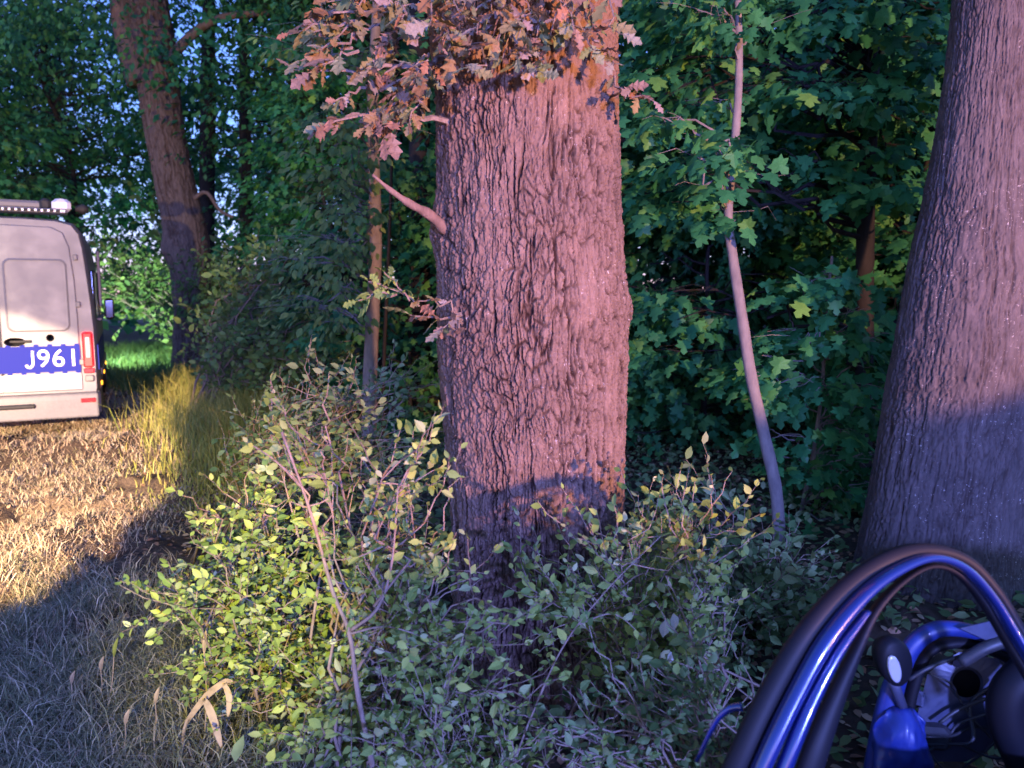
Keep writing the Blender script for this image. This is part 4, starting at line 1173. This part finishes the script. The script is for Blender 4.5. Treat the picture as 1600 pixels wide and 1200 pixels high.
# outer black-blue edge
hoop = [(1112, 1290, 1.50, 46), (1160, 1180, 1.52, 44), (1205, 1085, 1.55, 41), (1259, 993, 1.58, 38), (1326, 919, 1.62, 36), (1390, 874, 1.66, 30), (1450, 859, 1.70, 20), (1508, 876, 1.72, 18), (1555, 925, 1.72, 18), (1592, 985, 1.70, 20), (1640, 1060, 1.66, 22), (1700, 1180, 1.60, 22)]
band(hoop, 1.0, .024, M['seal'], 'door_frame_edge', car)
hoop2 = [(1150, 1290, 1.47, 30), (1197, 1180, 1.49, 28), (1240, 1090, 1.52, 27), (1290, 1000, 1.55, 26), (1350, 927, 1.59, 20), (1405, 887, 1.63, 17), (1455, 871, 1.67, 14), (1503, 887, 1.69, 13), (1546, 933, 1.69, 14), (1584, 994, 1.67, 15), (1630, 1068, 1.63, 16), (1690, 1190, 1.57, 16)]
band(hoop2, 1.0, .030, M['car_blue'], 'door_frame', car)
hoop3 = [(1190, 1290, 1.46, 26), (1232, 1180, 1.48, 25), (1268, 1095, 1.51, 22), (1310, 1015, 1.54, 18), (1352, 955, 1.57, 10)]
band(hoop3, 1.0, .022, M['car_blue'], 'door_frame', car)
hoop4 = [(1235, 1290, 1.50, 46), (1272, 1180, 1.52, 42), (1300, 1105, 1.55, 32), (1338, 1015, 1.58, 18), (1370, 950, 1.61, 12), (1414, 904, 1.65, 8), (1457, 884, 1.69, 8), (1498, 899, 1.71, 8), (1537, 944, 1.71, 10), (1574, 1005, 1.69, 11), (1618, 1080, 1.65, 12), (1676, 1200, 1.6, 12)]
band(hoop4, 1.0, .018, M['seal'], 'door_seal', car)
# door skin below, partly off the picture
m = MB()
ol = [P(a, b, Y) for a, b, Y in [(1130, 1118, 1.60), (1148, 1104, 1.60), (1160, 1106, 1.58), (1160, 1300, 1.55), (1040, 1300, 1.55)]]
c_ = curve([P(1088, 1190, 1.62), P(1118, 1128, 1.62), P(1140, 1108, 1.61), (P(1160, 1104, 1.60))], 14)
m.tube(c_, np.linspace(.005, .010, 14), 8); m.build('wing_edge', M['car_blue'], car, True)
# inner hoop (second door opening / dash surround)
Yd = 2.05
h5 = [(1370, 1210, Yd, 46), (1385, 1120, Yd, 40), (1400, 1062, Yd, 32), (1425, 1010, Yd, 28), (1462, 984, Yd, 26), (1510, 985, Yd, 24), (1560, 1002, Yd, 22), (1610, 1030, Yd, 22), (1680, 1090, Yd, 24)]
band(h5, 1.0, .025, M['car_blue_dull'], 'inner_frame', car)
h6 = [(1412, 1130, Yd + .02, 20), (1425, 1070, Yd + .02, 20), (1445, 1022, Yd + .02, 18), (1480, 1005, Yd + .02, 18), (1530, 1008, Yd + .02, 20), (1590, 1036, Yd + .02, 22), (1660, 1090, Yd, 24)]
band(h6, 1.0, .028, M['seal'], 'inner_seal', car)
# dashboard-like panel with a round hole, real thickness
def panel_hole(outline, hc, hr, Y0, th, mat, name, parent, n=28):
    oc = np.array(outline, float)
    ang = np.linspace(0, 2 * PI, n, endpoint=False)
    def ray(a):
        d_ = np.array([math.cos(a), math.sin(a)]); best = 1e9
        for i in range(len(oc)):
            p, q = oc[i] - hc, oc[(i + 1) % len(oc)] - hc; e = q - p
            den = d_[0] * e[1] - d_[1] * e[0]
            if abs(den) < 1e-9: continue
            t = (p[0] * e[1] - p[1] * e[0]) / den; u = (p[0] * d_[1] - p[1] * d_[0]) / den
            if t > 0 and -1e-6 <= u <= 1 + 1e-6: best = min(best, t)
        return hc + d_ * best
    O = [ray(a) for a in ang]; I = [hc + hr * np.array([math.cos(a), math.sin(a)]) for a in ang]; I2 = [hc + hr * 1.2 * np.array([math.cos(a), math.sin(a)]) for a in ang]
    V = []
    for (ring, dY) in ((O, 0), (I2, -.012), (I, 0), (I, th), (O, th)):
        V += [P(q[0], q[1], Y0 + dY) for q in ring]
    Fc = [(r_ * n + i, r_ * n + (i + 1) % n, (r_ + 1) * n + (i + 1) % n, (r_ + 1) * n + i) for r_ in range(4) for i in range(n)]
    return mesh_obj(name, V, Fc, mat, parent, False)
panel_hole([(1428, 1140), (1450, 1050), (1500, 1018), (1560, 1030), (1590, 1060), (1560, 1150), (1520, 1190), (1450, 1190)], np.array([1510.0, 1068.0]), 22, Yd + .08, .05, M['grey_panel'], 'inner_panel', car)
m = MB(); m.lathe([(.055, 0), (.055, .01)], tuple(P(1510, 1068, Yd + .16)), 'y', 20); m.build('panel_backing', M['seal'], car, False)
m = MB()
for (px, py, r_) in [(1492, 1034, .012), (1550, 1082, .016), (1553, 1098, .006)]:
    m.lathe([(r_, -.01), (r_, .01)], tuple(P(px, py, Yd + .06)), 'y', 12)
m.build('panel_fitting', M['seal'], car, False)
m = MB(); m.tube(curve([P(1420, 1062, Yd - .02), P(1450, 1044, Yd - .03), P(1485, 1030, Yd - .02), P(1540, 1018, Yd), P(1610, 1005, Yd)], 20), .006, 6); m.build('cable', M['plastic'], car, True)
m = MB(); m.tube(curve([P(1500, 1035, Yd - .03), P(1545, 1010, Yd - .05), P(1590, 1000, Yd - .05), P(1640, 1015, Yd - .04)], 20), .018, 8); m.build('cable', M['plastic'], car, True)
m = MB(); m.tube(curve([P(1600, 1190, Yd - .1), P(1575, 1130, Yd - .1), P(1580, 1080, Yd - .1), P(1620, 1040, Yd - .1)], 20), .05, 10); m.build('steering_column', M['seal'], car, True)
rgc = np.random.default_rng(12)
for k in range(7):
    a_ = (rgc.uniform(1440, 1480), rgc.uniform(1050, 1180)); b_ = (rgc.uniform(1540, 1640), rgc.uniform(1040, 1190))
    m = MB(); m.tube(curve(bend(rgc, P(*a_, Yd + .03), P(*b_, Yd + .03), 5, rgc.uniform(-.35, .1), .07), 20), rgc.uniform(.003, .007), 6); m.build('wire', M['plastic'], car, True)
for (px, py, w_, h__, mt) in [(1455, 1150, .10, .07, 'plastic'), (1565, 1120, .07, .09, 'seal'), (1435, 1090, .03, .05, 'grey_panel'), (1590, 1065, .06, .05, 'plastic')]:
    m = MB(); m.box(tuple(P(px, py, Yd + .06)), (w_, .05, h__), rgc.uniform(-.4, .4), bev=.012); m.build('bracket', M[mt], car)
# sliver of glass at the hoop
V = [P(1500, 982, Yd - .05), P(1560, 968, Yd - .05), P(1578, 990, Yd - .05), P(1540, 1000, Yd - .05)]
V = V + [v + np.array([0, .004, 0]) for v in V]
mesh_obj('glass_shard', V, [(0, 1, 2, 3), (7, 6, 5, 4), (0, 4, 5, 1), (1, 5, 6, 2), (2, 6, 7, 3), (3, 7, 4, 0)], M['grey_panel'], car)
# mirror
m = MB(); c_ = P(1393, 1030, 1.95)
m.lathe([(.012, .05), (.032, .04), (.046, .01), (.048, -.02), (.040, -.03)], (0, 0, 0), 'y', 20)
mr = m.build('side_mirror', M['seal'], car, True, True); mr.location = Vector(c_) - car.location; mr.scale = (.95, 1, 1.45); mr.rotation_euler = (0, R(-18), R(10))
m = MB(); m.lathe([(.020, -.038), (.0235, -.036), (.0235, -.030)], (-.012, 0, -.004), 'y', 20); gl = m.build('mirror_glass', M['mirror'], mr, False, True)
gl.location = (-.012, -.004, .004); gl.scale = (.75, 1, 1.15)
m = MB(); m.tube([P(1395, 1062, 1.97), P(1403, 1085, 2.0), P(1412, 1110, 2.02)], .014, 8); m.build('mirror_arm', M['grey_panel'], car, True)
# blue door skins and the body that goes on below and to the right of the picture
# wing bulging below the mirror: a domed, dented sheet
c_ = P(1404, 1185, 2.02); u, v = np.meshgrid(np.linspace(-1, 1, 26), np.linspace(-1, 1, 30), indexing='ij')
wx = u * .085 * (1 - .25 * v) ; wz = v * .16
wy = -.07 * np.sqrt(np.clip(1.02 - .9 * u ** 2 - .35 * np.maximum(v, 0) ** 2 * 2.6, 0, 1)) + (fbm(u * 2 + 4, v * 3 + 4, 56) - .47) * .05
wz = wz - .05 * u ** 2 * (v > 0) * v
V = np.stack([c_[0] + wx, c_[1] + wy, c_[2] + wz], -1).reshape(-1, 3); ii = np.arange(26 * 30).reshape(26, 30)
o = mesh_obj('wing', V, np.stack([ii[:-1, :-1], ii[1:, :-1], ii[1:, 1:], ii[:-1, 1:]], -1).reshape(-1, 4), M['car_blue_dull'], car, True)
md = o.modifiers.new('t', 'SOLIDIFY'); md.thickness = .006
# crumpled shell: grid sheet bent with noise, resting on the ground, outside lower right
def shell(x0, x1, y0, y1, zf, name, mat, nu=26, nv=22, amp=.03):
    u, v = np.meshgrid(np.linspace(0, 1, nu), np.linspace(0, 1, nv), indexing='ij')
    X = x0 + (x1 - x0) * u; Y = y0 + (y1 - y0) * v; Z = zf(u, v)
    d_ = (fbm(u * 4, v * 4, 55) - .47) * amp * 4
    V = np.stack([X + d_, Y - d_, Z + d_], -1).reshape(-1, 3)
    ii = np.arange(nu * nv).reshape(nu, nv)
    Fc = np.stack([ii[:-1, :-1], ii[1:, :-1], ii[1:, 1:], ii[:-1, 1:]], -1).reshape(-1, 4)
    o = mesh_obj(name, V, Fc, mat, car, True); md = o.modifiers.new('t', 'SOLIDIFY'); md.thickness = .012
    return o
shell(.55, 2.3, 1.62, 1.72, lambda u, v: .12 + v * .42 + 0 * u, 'sill_panel', M['car_blue_dull'])
shell(1.45, 2.7, .9, 2.1, lambda u, v: .78 + .12 * np.sin(u * 3) - .1 * v, 'bonnet', M['car_blue'])
m = MB(); m.box((2.1, 1.5, .2), (1.2, .7, .26), bev=.06); m.build('engine_bay', M['plastic'], car)
m = MB(); m.lathe([(.16, -.09), (.29, -.09), (.31, -.05), (.31, .05), (.29, .09), (.16, .09)], (2.3, 2.15, .30), 'y', 28); wl = m.build('wheel', M['rubber'], car, True)
m = MB(); m.lathe([(.02, -.04), (.15, -.05), (.17, -.085), (.17, .08)], (2.3, 2.15, .30), 'y', 24); m.build('rim', M['alloy'], car, True)
# torn strip lying at the very lower left and a scrap beside it
fr = root('bumper_fragment', (float(P(60, 1200, 2.72)[0]), 2.72, .02), 'dark blue torn bumper strip lying in the grass at the bottom left corner', 'car part')
m = MB(); c_ = [P(-40, 1188, 2.76), P(20, 1192, 2.75), P(70, 1192, 2.74), P(118, 1196, 2.74)]
m.tube(curve(c_, 16), np.linspace(.022, .016, 16), 8, True, .6); m.build('strip', M['car_blue_dull'], fr, True)
cap = root('white_scrap', P(143, 1188, 2.72), 'small white plastic scrap in the grass beside the torn bumper strip', 'scrap')
m = MB(); m.lathe([(.004, .010), (.014, .008), (.018, .0), (.012, -.004)], tuple(P(143, 1188, 2.72)), 'z', 12); m.build('shell', M['letter_white'], cap, True)

# ------------------------------------------------------------------ pale leaves hanging at the right shrub, long bare twigs
rg = np.random.default_rng(99)
sp_ = root('hanging_twig', P(1060, 940, 2.2), 'twig with three pale hanging leaves right of the big oak base', 'twig')
m = MB(); m.tube(curve([P(1110, 1090, 2.25), P(1085, 1010, 2.22), P(1062, 945, 2.2), P(1040, 900, 2.2)], 10), np.linspace(.003, .0015, 10), 4, False); m.build('stem', M['twig'], sp_)
pp = np.array([P(1040, 968, 2.2), P(1052, 958, 2.2), P(1048, 1018, 2.2)])
M['pale_leaf'] = leaf_mat('pale_leaf', [(0, (.45, .47, .42)), (1, (.55, .57, .52))], .2, .5)
leaves('leaf_rest', OV, M['pale_leaf'], sp_, pp, np.array([[-.1, 0, -1], [.15, 0, -1], [0, 0, -1.0]]), np.array([[0, -1, .1], [.3, -1, .1], [0, -1, .1]]), np.array([.06, .055, .04]), 3, 'pale')
